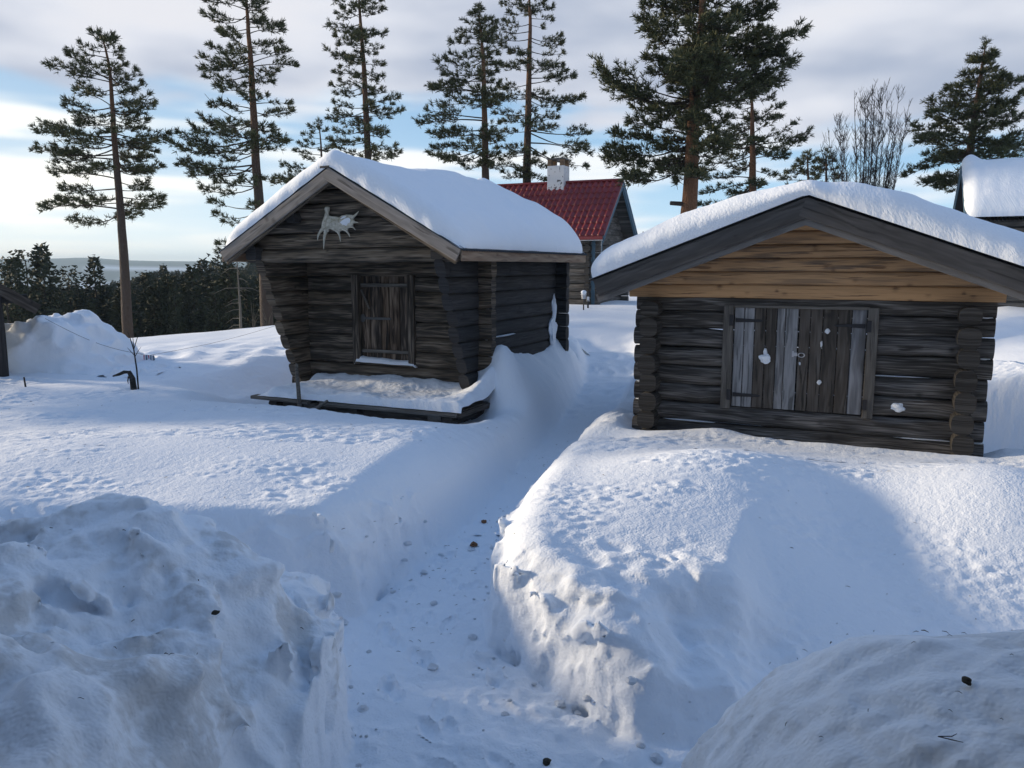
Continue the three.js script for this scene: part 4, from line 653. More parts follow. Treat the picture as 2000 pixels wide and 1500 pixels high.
{
  // open shelter at the left edge: roof on posts
  const O = [-9.83, 12.78], BY = 0.9; let seed = 1400;
  const g = thing('open_shelter', 'dark open shelter with a plank roof on posts at the left edge', 'shelter', [O[0], BY, -O[1]], 36 * rad);
  const Y = y => y - BY, HW = 1.88, EY = 2.30, RY = 3.55, Z0 = -2.6, Z1 = 0.35, rf = x => RY - (RY - EY) * Math.abs(x) / HW;
  for (const sx of [-1, 1]) {
    for (let k = 0; k < 14; k++) part('roof_board', slopeSlab(0, Y(rf(0)), sx * HW * 0.995, Y(rf(HW * 0.995)), lerp(Z0, Z1, k / 14) + 0.005, lerp(Z0, Z1, (k + 1) / 14) - 0.005, sx > 0 ? 0.03 : -0.0299), M.storeSide[k % 2], g);
    slopeBoard(sx > 0 ? 0 : -HW, Y(sx > 0 ? RY + 0.04 : EY + 0.04), sx > 0 ? HW : 0, Y(sx > 0 ? EY + 0.04 : RY + 0.04), Z1 + 0.02 + sx * 0.001, 0.18, 0.03, seed++, M.plankDark[0], g, 'barge_board');
    for (const z of [0.1, -2.4]) { const p = timber(1.9, 0.17, 0.17, { n: 6, seed: seed++ }); p.rotateZ(Math.PI / 2); p.translate(sx * 1.25, Y(1.85 - 0.15), z); part('post', p, M.storeSide[0], g); }
    const b = timber(3.0, 0.17, 0.14, { n: 6, seed: seed++ }); b.rotateY(-Math.PI / 2); b.translate(sx * 1.25, Y(2.60), -1.15); part('beam', b, M.storeSide[1], g);
  }
  for (const z of [0.1, -2.4]) { part('tie_beam', at(timber(3.4, 0.15, 0.13, { n: 6, seed: seed++ }), 0, Y(2.45), z), M.storeSide[1], g); part('gable_boarding', (() => { const s = new THREE.Shape([[-1.6, 2.52], [1.6, 2.52], [0, 3.5]].map(([a, b]) => new THREE.Vector2(a, Y(b)))); const e = new THREE.ExtrudeGeometry(s, { depth: 0.03, bevelEnabled: false }); e.translate(0, 0, z); return e; })(), M.plankDark[2], g); }
}
{
  // an unseen house added left of the picture to throw shade over the foreground: log walls and a snowy roof
  const g = thing('added_shade_house', 'unseen log house added left of the picture to shade the foreground', 'house', [-10.65, 1.5, -6.2], TURN); let seed = 1500; const r = rng(8);
  for (let k = 0; k < 13; k++) { const y = -0.92 + (k + 0.5) * 0.26; for (const z of [-1.9, 5.5]) { const t = timber(5.2, 0.257, 0.18, { n: 3, seed: seed++, segs: 2, sides: 8 }); t.translate(0, y, z); part('log', t, pick(M.houseLog, r), g); } for (const x of [-2.5, 2.5]) { const t = timber(7.6, 0.257, 0.18, { n: 3, seed: seed++, segs: 2, sides: 8 }); t.rotateY(-Math.PI / 2); t.translate(x, y + 0.004, 1.8); part('log', t, pick(M.houseLog, r), g); } }
  for (const sx of [-1, 1]) part('roof_slope', slopeSlab(0, 4.2, sx * 3.0, 2.35, -2.4, 6.0, sx > 0 ? 0.05 : -0.0499), M.sheet, g);
  for (const z of [-1.9, 5.5]) for (let k = 0; k < 7; k++) { const half = (4.1 - 2.46 - k * 0.24) / 0.617; if (half < 0.15) break; const b = board(half * 2, 0.235, 0.05, seed++, { sl: 1.6, sr: 1.6 }); b.translate(0, 2.46 + k * 0.24 + 0.12, z); part('gable_board', b, M.houseLog[k % 3], g); }
}
{
  // the house the picture is taken from: its log front stands behind the viewer and takes half the sky from the near snow
  const g = thing('main_house', 'two-storey log house behind the viewer, shading the nearest snow', 'house', [0, 0.2, 4.2], 0); let seed = 1700; const r = rng(9);
  for (let k = 0; k < 22; k++) { const y = (k + 0.5) * 0.26; for (const z of [-3, 3]) { const t = timber(13, 0.257, 0.2, { n: 3, seed: seed++, segs: 3, sides: 8 }); t.translate(0, y, z); part('log', t, pick(M.houseLog, r), g); } for (const x of [-6.3, 6.3]) { const t = timber(6.4, 0.257, 0.2, { n: 3, seed: seed++, segs: 2, sides: 8 }); t.rotateY(-Math.PI / 2); t.translate(x, y + 0.004, 0); part('log', t, pick(M.houseLog, r), g); } }
  { const b = new THREE.BoxGeometry(13, 0.08, 3.3); b.rotateX(-0.14); b.translate(0, 4.75, -4.5); part('added_porch_roof', b, M.sheet, g); for (const x of [-6.2, 6.2]) { const p = board(4.6, 0.16, 0.16, seed++); p.rotateZ(Math.PI / 2); p.translate(x, 2.25, -5.9); part('added_porch_post', p, M.houseLog[0], g); } }  // unseen porch roof on posts, added overhead to darken the nearest snow
  for (const sz of [-1, 1]) { const b = new THREE.BoxGeometry(14, 0.08, 4.3); b.rotateX(sz * 0.55); b.translate(0, 6.85, sz * 1.85); part('roof_slope', b, M.sheet, g); }
  for (const x of [-6.3, 6.3]) for (let k = 0; k < 8; k++) { const half = (8.0 - 5.72 - k * 0.26) / 0.613 - 0.35; if (half < 0.15) break; const b = board(half * 2, 0.255, 0.06, seed++, { sl: 1.6, sr: 1.6 }); b.rotateY(-Math.PI / 2); b.translate(x, 5.72 + k * 0.26 + 0.13, 0); part('gable_board', b, M.houseLog[k % 3], g); }
}
console.log('houses done');
// ---------------------------------------------------------------- trees
const PITCHC = 8.5 * rad, FPX = 750 / Math.tan(26 * rad);
function ray(px, py, d) { const cx = (px - 1000) / FPX, cy = (750 - py) / FPX, f = Math.cos(PITCHC) + cy * Math.sin(PITCHC); return [cx / f * d, 3.0 + (cy * Math.cos(PITCHC) - Math.sin(PITCHC)) / f * d]; } // where a sight line meets the upright plane at distance d
M.needles = new THREE.MeshStandardMaterial({ vertexColors: true, roughness: 0.75, side: THREE.DoubleSide });
const barkTex = dataTex(256, 256, (i, j) => { const u = i / 256, v = j / 256; const q = 0.5 + 0.9 * tn(u, v, 14, 5, 3.3) + 0.6 * tn(u, v, 40, 16, 5.7); return [clamp(q), clamp(q), clamp(q)]; });
M.bark = new THREE.MeshStandardMaterial({ vertexColors: true, roughness: 0.95, bumpMap: barkTex, bumpScale: 0.03 });
// a tuft of needles: thin blades fanning out from a twig tip
function tuft(s, x, y, z, dx, dy, dz, size, r, col) {
  const n = 13;
  for (let k = 0; k < n; k++) {
    let vx = dx * 0.9 + (r() - 0.5) * 1.9, vy = dy * 0.9 + (r() - 0.5) * 1.5 + 0.3, vz = dz * 0.9 + (r() - 0.5) * 1.9; const L = size * (0.75 + r() * 0.5) / (Math.hypot(vx, vy, vz) || 1); vx *= L; vy *= L; vz *= L;
    let wx = r() - 0.5, wy = r() - 0.5, wz = r() - 0.5; const W = size * 0.095 / (Math.hypot(wx, wy, wz) || 1); wx *= W; wy *= W; wz *= W;
    const f = 0.75 + r() * 0.5, c = [col[0] * f, col[1] * f, col[2] * f];
    const a = s.v(x - vx * 0.15 + wx, y - vy * 0.15 + wy, z - vz * 0.15 + wz, 0, 0, c), b = s.v(x - vx * 0.15 - wx, y - vy * 0.15 - wy, z - vz * 0.15 - wz, 1, 0, c), e = s.v(x + vx - wx * 0.4, y + vy - wy * 0.4, z + vz - wz * 0.4, 1, 1, c), h = s.v(x + vx + wx * 0.4, y + vy + wy * 0.4, z + vz + wz * 0.4, 0, 1, c);
    s.quad(a, b, e, h);
  }
}
function needleColor(r) { const t = r(); return mix3([0.036, 0.046, 0.015], [0.078, 0.084, 0.030], t); }
function bough(wood_, leaf, P0, P1, r, o) { // a branch with side twigs and tufts
  const len = Math.hypot(P1[0] - P0[0], P1[1] - P0[1], P1[2] - P0[2]); if (len < 0.1) return;
  const n = 6, pts = [], sag = (o.sag ?? (-0.20 + 0.26 * r())) * len, kink = (r() - 0.5) * 0.22 * len;
  for (let k = 0; k <= n; k++) { const t = k / n; pts.push([lerp(P0[0], P1[0], t) + kink * Math.sin(t * 6) * 0.4, lerp(P0[1], P1[1], t) + sag * Math.sin(Math.PI * t), lerp(P0[2], P1[2], t) - kink * Math.sin(t * 5) * 0.4]); }
  const rb = o.rb ?? clamp(0.009 * len + 0.008, 0.009, 0.06);
  wood_.tube(pts, pts.map((_, k) => lerp(rb, rb * 0.25, k / n)), 5, o.wc);
  if (o.bare) return;
  const ax = (P1[0] - P0[0]) / len, az = (P1[2] - P0[2]) / len, hl = Math.hypot(ax, az) || 1, sx = -az / hl, sz = ax / hl; // sideways
  const step = o.step ?? 0.15, f0 = o.f0 ?? 0.3;
  for (let q = f0 * len; q <= len; q += step * (0.7 + r() * 0.6)) {
    const t = q / len, k = Math.min(n - 1, Math.floor(t * n)), u = t * n - k, c = [lerp(pts[k][0], pts[k + 1][0], u), lerp(pts[k][1], pts[k + 1][1], u), lerp(pts[k][2], pts[k + 1][2], u)];
    if (r() < (o.gap ?? 0.12)) continue;
    for (const side of [-1, 1]) {
      const tw = (o.tw ?? 0.55) * (0.35 + 0.65 * Math.sin(Math.PI * clamp((t - f0) / (1 - f0) * 0.8 + 0.15))) * (0.6 + r() * 0.7);
      const fx = (P1[0] - P0[0]) / len, fy = (P1[1] - P0[1]) / len, fz = (P1[2] - P0[2]) / len;
      let vx = sx * side * 0.75 + fx * 0.6, vy = fy * 0.3 + (r() - 0.38) * 0.7, vz = sz * side * 0.75 + fz * 0.6; const L = Math.hypot(vx, vy, vz); vx /= L; vy /= L; vz /= L;
      const e = [c[0] + vx * tw, c[1] + vy * tw, c[2] + vz * tw];
      wood_.tube([c, [lerp(c[0], e[0], 0.5), lerp(c[1], e[1], 0.5) - 0.02, lerp(c[2], e[2], 0.5)], e], [0.009, 0.006, 0.003], 3, o.wc);
      const m = Math.max(2, Math.round(tw / (o.td ?? 0.115)));
      for (let a = 1; a <= m; a++) { const w = lerp(0.25, 1, a / m), jx = (r() - 0.5) * 0.13, jy = (r() - 0.3) * 0.14, jz = (r() - 0.5) * 0.13; tuft(leaf, lerp(c[0], e[0], w) + jx, lerp(c[1], e[1], w) + jy, lerp(c[2], e[2], w) + jz, vx, vy, vz, (o.size ?? 0.125), r, needleColor(r)); }
    }
  }
  for (let a = 0; a < 4; a++) tuft(leaf, P1[0] + (r() - 0.5) * 0.1, P1[1] + (r() - 0.4) * 0.1, P1[2] + (r() - 0.5) * 0.1, ax, 0.3, az, (o.size ?? 0.125) * 1.1, r, needleColor(r));
}
// a pine read from the photograph: sc/ox/oy turn list coordinates into picture ones; each branch is [height on trunk, tip x, tip y, thickness, first leaf share, bare]
function pine({ label, d, sc, ox, oy, trunk, br, rBase, seed, fill = 1, dense = 1, redTop = 0.4, group = 'tall pines behind the cabins', name = 'pine_tree' }) {
  const r = rng(seed), px = (x, y, dd = d) => ray(ox + x * sc, oy + y * sc, dd);
  const T = trunk.map(([x, y]) => px(x, y)), base = T[T.length - 1], gy = heightAt(base[0], d) - 0.15;
  const line = T.map(([x, y]) => [x, y]); if (base[1] > gy) { line.push([base[0] + (base[0] - line[Math.max(0, line.length - 3)][0]) * 0.2, gy]); }
  while (line.length > 2 && line[line.length - 2][1] < gy) line.pop(); if (line[line.length - 1][1] < gy) line[line.length - 1][1] = gy;
  line.reverse(); const topY = line[line.length - 1][1], bx = line[0][0];
  const onTrunk = y => { for (let k = 0; k < line.length - 1; k++) if (y <= line[k + 1][1] || k === line.length - 2) { const t = clamp((y - line[k][1]) / (line[k + 1][1] - line[k][1])); return lerp(line[k][0], line[k + 1][0], t); } return bx; };
  const radAt = y => rBase * Math.pow(clamp(1 - (y - gy) / (topY - gy)), 0.75) + 0.015;
  const g = thing(name, label, 'tree', [bx, gy, -d], 0, group);
  const limbs = [], limb = () => { const q = new Soup(true); limbs.push(q); return q; }, lf = new Soup(true), tk = new Soup(true), loc = (x, y, z) => [x - bx, y - gy, z];
  const barkC = (t, p) => { const hgt = clamp(p[1] / (topY - gy)), k = S(redTop - 0.2, redTop + 0.25, hgt) * (0.75 + 0.25 * n3(p[0] * 5, p[1] * 1.5, 3)); return mix3([0.062, 0.045, 0.036], [0.20, 0.095, 0.045], k); };
  const tp = []; const N = 26; for (let k = 0; k <= N; k++) { const y = lerp(gy, topY, k / N); tp.push(loc(onTrunk(y) + 0.02 * n2(y * 1.3, seed), y, 0.03 * n2(y * 1.1, seed + 5))); }
  tk.tube(tp, tp.map(p => radAt(p[1] + gy)), 10, barkC, 2);
  const wc = [0.075, 0.05, 0.034];
  let ext = [];
  for (const [ty, tx, tyy, thick = 1, f0 = 0.38, bare = 0] of br) {
    const y0 = px(0, ty)[1], [xt, y1] = px(tx, tyy), x0 = onTrunk(y0), dx = (xt - x0) * 0.93, x1 = x0 + dx; const dz = (r() - 0.5) * 0.7 * Math.abs(dx);
    ext.push([y0, Math.abs(dx), y1 - y0]);
    bough(limb(), lf, loc(x0, y0, 0), loc(x1, y1, dz), r, { wc, f0, bare, tw: 0.42 * thick * clamp(Math.abs(dx) * 0.6, 0.55, 1.3), step: 0.125 / dense, gap: 0.10, size: 0.135 });
  }
  // boughs towards and away from us, of the lengths seen in outline
  const nf = Math.round(br.length * fill * 0.65);
  for (let k = 0; k < nf; k++) {
    const [y0, ln, dy] = ext[Math.floor(r() * ext.length)], y = y0 + (r() - 0.5) * 0.25, a = (r() < 0.5 ? 1 : -1) * (Math.PI / 2 + (r() - 0.5) * 1.3), L = ln * (0.65 + 0.35 * r()), x0 = onTrunk(y);
    bough(limb(), lf, loc(x0, y, 0), loc(x0 + Math.cos(a) * L * 0.75, y + dy * 0.8 + (r() - 0.5) * 0.15, Math.sin(a) * L), r, { wc, f0: 0.3, tw: 0.42 * clamp(L * 0.6, 0.6, 1.25), step: 0.15 / dense, size: 0.14 });
  }
  bough(limb(), lf, loc(onTrunk(topY - 0.3), topY - 0.3, 0), loc(onTrunk(topY), topY + 0.05, 0.02), r, { wc, f0: 0.1, tw: 0.2, step: 0.1 });
  // dead stubs low on the trunk
  for (let k = 0; k < 7; k++) { const y = lerp(gy + 1, gy + (topY - gy) * 0.45, r()), a = r() * 6.28, L = 0.15 + r() * 0.3, x0 = onTrunk(y); bough(limb(), lf, loc(x0, y, 0), loc(x0 + Math.cos(a) * L, y + 0.05, Math.sin(a) * L), r, { wc, bare: 1, rb: 0.012 }); }
  part('trunk', tk.geo(), M.bark, g); for (const q of limbs) if (q.i.length) part('branch', q.geo(), M.bark, g); part('crown', lf.geo(), M.needles, g);
  return g;
}
const A4 = { sc: 1 / 3, ox: 0, oy: 0 }, A5 = { sc: 0.3, ox: 600, oy: 0 }, A6 = { sc: 0.44, ox: 1120, oy: 0 };
pine({ ...A4, label: 'leftmost slender pine with a bare leaning lower trunk before the valley', d: 26, seed: 11, rBase: 0.17, redTop: 0.7,
  trunk: [[590, 200], [625, 300], [645, 430], [655, 600], [670, 800], [685, 1000], [705, 1200], [720, 1400], [752, 2000]],
  br: [[260, 545, 195], [300, 490, 270], [340, 425, 330], [380, 435, 350], [460, 330, 405], [480, 385, 425], [525, 440, 485], [550, 520, 540], [630, 345, 580], [655, 400, 640], [720, 430, 690], [745, 445, 740], [800, 240, 725], [830, 255, 790], [870, 290, 850], [905, 255, 890], [935, 290, 945], [965, 400, 990], [1050, 320, 1020], [1105, 350, 1115], [1165, 390, 1180], [1225, 295, 1225], [1235, 380, 1275], [1190, 470, 1210],
    [250, 650, 215], [300, 700, 290], [340, 700, 340], [430, 745, 385], [500, 815, 415], [525, 810, 470], [560, 800, 540], [640, 930, 570], [665, 915, 610], [700, 860, 700, 0.6], [725, 840, 750, 0.6], [780, 960, 770], [805, 950, 830], [860, 905, 880], [905, 870, 920], [960, 930, 970], [1005, 925, 1015], [1065, 900, 1075], [1115, 880, 1110], [1155, 975, 1165], [1195, 960, 1195], [1230, 850, 1215, 0.6]] });
pine({ ...A4, label: 'tall pine with layered open crown just left of the storehouse roof', d: 27, seed: 12, rBase: 0.21, redTop: 0.6, fill: 0.8,
  trunk: [[1430, -160], [1440, -20], [1450, 100], [1460, 250], [1475, 450], [1480, 600], [1490, 750], [1500, 950], [1520, 1190], [1545, 1500], [1570, 2000]],
  br: [[-60, 1290, -80], [0, 1250, -30], [60, 1195, 10], [90, 1195, 90], [110, 1230, 60], [170, 1270, 180], [190, 1310, 210], [330, 1135, 310], [350, 1150, 385], [300, 1200, 255], [370, 1260, 400], [440, 1215, 465], [470, 1270, 510], [540, 1310, 540], [760, 1212, 565, 1, 1, 1], [640, 1220, 625, 0.7], [700, 1175, 690], [720, 1200, 720], [640, 1290, 590], [810, 1005, 840, 0.9, 0.5], [820, 1040, 790, 0.9, 0.5], [810, 1140, 760], [865, 1140, 870], [900, 1200, 880, 0.8], [965, 1025, 975, 0.9, 0.5], [955, 1040, 925, 0.8, 0.5], [985, 1100, 1030, 0.8, 0.4], [1015, 1200, 1000], [1085, 1180, 1105], [1095, 1230, 1060], [1225, 1240, 1190, 0.9, 0.72], [1230, 1265, 1250, 0.9, 0.75], [1235, 1310, 1300, 0.8, 0.6], [1440, 1240, 1430, 0.7, 0.7], [1460, 1260, 1465, 0.7, 0.7],
    [-40, 1560, -60], [0, 1580, -20], [60, 1555, 30], [120, 1550, 110], [160, 1640, 130], [200, 1675, 190], [240, 1640, 230], [270, 1560, 260, 0.7], [390, 1735, 380, 0.8, 0.45], [375, 1700, 310], [330, 1620, 300], [455, 1600, 480, 0.7], [520, 1560, 560, 0.7], [610, 1700, 590, 0.7, 0.45], [655, 1725, 650, 0.6, 0.5], [680, 1620, 640, 0.6], [760, 1600, 740, 0.5], [860, 1700, 830, 0.8, 0.5], [880, 1640, 800], [885, 1580, 880], [1060, 1550, 1050, 0.4]] });
pine({ ...A5, label: 'narrow straight pine rising behind the front of the storehouse roof', d: 30, seed: 13, rBase: 0.20, redTop: 0.65, fill: 1.2,
  trunk: [[330, -160], [335, -40], [345, 100], [360, 300], [375, 500], [380, 700], [390, 900], [395, 1000], [410, 2000]],
  br: [[-60, 240, -80], [-20, 200, -40], [40, 180, 10], [90, 185, 90], [155, 115, 150], [120, 230, 60], [200, 240, 210], [235, 190, 250], [320, 100, 310], [300, 200, 300], [375, 180, 380], [405, 200, 430], [480, 165, 470], [505, 200, 520], [555, 155, 560], [605, 175, 600], [700, 170, 680], [755, 110, 755], [725, 180, 720], [805, 180, 790], [835, 170, 850], [895, 130, 900], [925, 170, 950], [965, 210, 975], [1040, 250, 1040],
    [-50, 420, -60], [-10, 470, -30], [30, 500, 10], [75, 505, 55], [110, 420, 90], [205, 510, 200], [225, 450, 230], [305, 495, 320], [335, 440, 350], [420, 500, 430], [445, 490, 490], [485, 450, 520], [605, 420, 620, 0.7], [690, 595, 630], [710, 640, 725], [725, 560, 680], [765, 540, 770], [870, 520, 860], [905, 590, 950], [935, 615, 990], [895, 480, 870], [1000, 540, 1010]] });
pine({ ...A5, label: 'small pine peeping over the left slope of the storehouse roof', d: 34, seed: 14, rBase: 0.13, fill: 0.9, redTop: 0.9,
  trunk: [[75, 795], [88, 900], [95, 1050], [110, 2000]],
  br: [[840, 20, 830], [860, 40, 870], [905, -20, 880], [930, 0, 930], [955, -60, 935], [1010, -80, 990], [1060, -20, 1030], [1085, -170, 1085], [1130, -230, 1165], [1110, -100, 1120], [1160, -210, 1200], [850, 120, 850], [905, 150, 900], [955, 170, 960], [1020, 180, 1020], [1060, 160, 1060]] });
pine({ ...A5, label: 'pine with a leaning tip, left one of the pair behind the storehouse', d: 29, seed: 15, rBase: 0.20, redTop: 0.6, fill: 1.7,
  trunk: [[1115, 60], [1125, 150], [1135, 250], [1145, 400], [1150, 600], [1155, 800], [1158, 1000], [1160, 1110], [1170, 2000]],
  br: [[115, 1070, 90], [155, 1035, 140], [210, 965, 210], [255, 990, 260], [285, 930, 280], [355, 920, 350], [395, 890, 380], [465, 835, 410], [490, 870, 470], [530, 920, 540], [605, 775, 550], [600, 800, 590], [690, 880, 690], [650, 900, 620], [785, 690, 790, 1, 0.4], [770, 770, 740], [850, 790, 880], [880, 860, 900], [950, 800, 960], [965, 765, 1000], [985, 850, 1020], [1045, 960, 1040], [905, 950, 850], [1060, 1010, 1080],
    [130, 1200, 120], [165, 1225, 140], [225, 1210, 200], [265, 1200, 280], [345, 1240, 350], [405, 1260, 420], [445, 1240, 470], [525, 1250, 540], [805, 1250, 800], [705, 1230, 680], [885, 1240, 890], [1005, 1240, 1000]] });
pine({ ...A5, label: 'tall pine, right one of the pair, beside the white chimney', d: 31, seed: 16, rBase: 0.22, redTop: 0.6, fill: 0.8,
  trunk: [[1440, -150], [1445, -40], [1452, 150], [1450, 300], [1445, 500], [1438, 700], [1435, 900], [1432, 1050], [1430, 1200], [1425, 2000]],
  br: [[-60, 1350, -70], [-20, 1290, -20], [25, 1260, 30], [75, 1300, 80], [155, 1270, 140], [205, 1220, 200], [255, 1225, 260], [305, 1250, 290], [355, 1310, 340], [405, 1260, 420], [465, 1290, 450], [550, 1240, 560], [645, 1250, 640], [605, 1280, 590], [745, 1210, 740], [805, 1280, 790], [855, 1280, 850], [965, 1230, 960], [1010, 1250, 1040], [1085, 1200, 1090], [1135, 1270, 1120],
    [-50, 1520, -60], [-10, 1570, -20], [30, 1540, 20], [65, 1600, 45], [120, 1600, 130], [165, 1540, 190], [245, 1665, 240], [265, 1670, 270], [335, 1680, 340], [375, 1680, 420], [435, 1630, 440], [510, 1750, 520], [545, 1700, 480], [605, 1825, 615, 0.9, 0.4], [595, 1760, 640], [650, 1650, 690, 0.7], [710, 1640, 720, 0.6], [790, 1630, 780, 0.6], [850, 1845, 880, 0.9, 0.6], [860, 1840, 930, 0.8, 0.65], [930, 1860, 1010, 0.9, 0.55], [945, 1830, 1090, 0.8, 0.65], [965, 1760, 1000, 0.7, 0.5], [1055, 1560, 1090, 0.7], [1125, 1560, 1180, 0.6], [1005, 1550, 1000, 0.6]] });
pine({ ...A6, label: 'biggest pine with thick reddish trunk and a sawn stub above the shed', d: 20, seed: 17, rBase: 0.24, redTop: 0.02, fill: 2.4, dense: 1.45,
  trunk: [[585, -300], [580, -100], [565, 150], [545, 300], [540, 450], [530, 600], [525, 700], [522, 800], [515, 900], [505, 980], [490, 1300]],
  br: [[-180, 450, -220], [-140, 420, -150], [-80, 370, -100], [-20, 330, -40], [60, 300, 20, 1.2], [100, 290, 80, 1.2], [130, 300, 150, 1.2], [200, 330, 180, 1.2], [240, 300, 270, 1.1], [445, 100, 285, 1, 0.5], [440, 120, 340, 1, 0.55], [450, 200, 390, 1, 0.55], [445, 180, 330, 1, 0.5], [455, 260, 460, 0.8, 0.6], [350, 330, 330, 1.1], [340, 380, 290, 1.2], [500, 330, 500, 1.2], [500, 380, 540, 1.2], [430, 430, 400, 1.2], [620, 180, 590, 1.2, 0.45], [600, 240, 540, 1.2, 0.45], [640, 170, 640, 1.2, 0.45], [660, 330, 610, 1.2, 0.4], [690, 140, 690, 1.2, 0.5], [720, 200, 775, 1.1, 0.5], [700, 300, 720, 1.1, 0.4], [715, 240, 795, 0.9, 0.55], [670, 380, 660, 1.1, 0.4], [725, 380, 770, 0.8, 0.4],
    [-180, 700, -230], [-120, 800, -140], [-60, 860, -70], [-10, 890, -30], [40, 905, 20, 1.2], [80, 880, 60, 1.2], [120, 860, 110, 1.2], [215, 1005, 175, 1, 0.3], [225, 960, 210, 1, 0.3], [245, 940, 240, 1, 0.3], [260, 870, 160, 1.2], [345, 980, 290, 1, 0.35], [350, 960, 340, 1, 0.35], [375, 900, 370], [430, 830, 420], [320, 800, 300, 1.2], [455, 700, 440, 1.1], [560, 700, 520], [200, 700, 200, 1.2], [100, 720, 60, 1.2], [640, 640, 600, 0.7, 0.6], [760, 460, 800, 0.6, 0.4]] });
{ // its sawn-off stub
  const g = scene.children.filter(o => o.name.startsWith('pine_tree')).pop(), s = new Soup(true), [x, y] = ray(1308, 397, 20), [x2, y2] = ray(1345, 399, 20); const gx = g.position.x, gy = g.position.y; s.tube([[x - gx, y - gy, 0.05], [x - gx + 0.005, y - gy, 0.05], [x2 - gx, y2 - gy, 0]], [0.005, 0.05, 0.06], 8, [0.075, 0.055, 0.045]); part('stub', s.geo(), M.bark, g);
}
pine({ ...A6, label: 'mid-sized pine half hidden behind the right side of the biggest pine', d: 26, seed: 18, rBase: 0.19, redTop: 0.2, fill: 1.9,
  trunk: [[800, 370], [792, 450], [795, 600], [795, 700], [797, 860], [800, 1300]],
  br: [[430, 720, 400], [475, 650, 440], [525, 620, 500], [565, 610, 560], [605, 600, 620], [645, 580, 660], [690, 600, 720, 0.8], [790, 590, 800, 0.6, 0.3], [810, 560, 860, 0.6, 0.4], [830, 560, 900, 0.6, 0.4],
    [420, 870, 400], [445, 890, 440], [505, 930, 510], [545, 920, 480], [610, 980, 560], [635, 1065, 580, 0.9, 0.4], [645, 1040, 620, 0.9, 0.4], [665, 960, 670], [705, 960, 700], [755, 900, 780, 0.7], [805, 850, 820, 0.6]] });
pine({ ...A6, label: 'full bushy pine at the far right behind the snowy house', d: 25, seed: 19, rBase: 0.20, fill: 2.6, dense: 1.4, redTop: 0.9,
  trunk: [[1828, 200], [1815, 300], [1800, 400], [1785, 500], [1770, 600], [1755, 720], [1740, 1200]],
  br: [[270, 1770, 270], [310, 1720, 330], [360, 1690, 390], [410, 1670, 430], [470, 1620, 410], [500, 1575, 450], [535, 1600, 500], [580, 1560, 510], [610, 1500, 560], [640, 1490, 640], [675, 1520, 690], [710, 1500, 770], [745, 1540, 810], [765, 1590, 840], [690, 1600, 620], [560, 1680, 520], [620, 1680, 600], [680, 1660, 680],
    [250, 1870, 250], [305, 1880, 310], [370, 1955, 330], [410, 1985, 360], [450, 1970, 420], [500, 1950, 470], [560, 2020, 520], [600, 2050, 560], [650, 2040, 620], [690, 1990, 690], [575, 1900, 560], [640, 1880, 640], [500, 1880, 500]] });
pine({ ...A6, label: 'small pine top just right of the shed ridge, nearer the big pines', d: 30, seed: 20, rBase: 0.1, fill: 1, redTop: 0.9, group: 'small pines behind the shed roof',
  trunk: [[1035, 685], [1040, 760], [1045, 900], [1050, 1200]],
  br: [[720, 1000, 715], [750, 985, 745], [780, 940, 770], [800, 910, 800], [730, 1070, 720], [760, 1080, 755], [790, 1090, 790], [830, 950, 830], [830, 1110, 830]] });
pine({ ...A6, label: 'small pine top at the left foot of the bare birch', d: 31, seed: 21, rBase: 0.1, fill: 1, redTop: 0.9, group: 'small pines behind the shed roof',
  trunk: [[1120, 675], [1122, 760], [1125, 900], [1130, 1200]],
  br: [[715, 1090, 710], [745, 1075, 745], [775, 1060, 775], [720, 1150, 715], [750, 1165, 750], [780, 1180, 790], [820, 1200, 815], [820, 1060, 815]] });
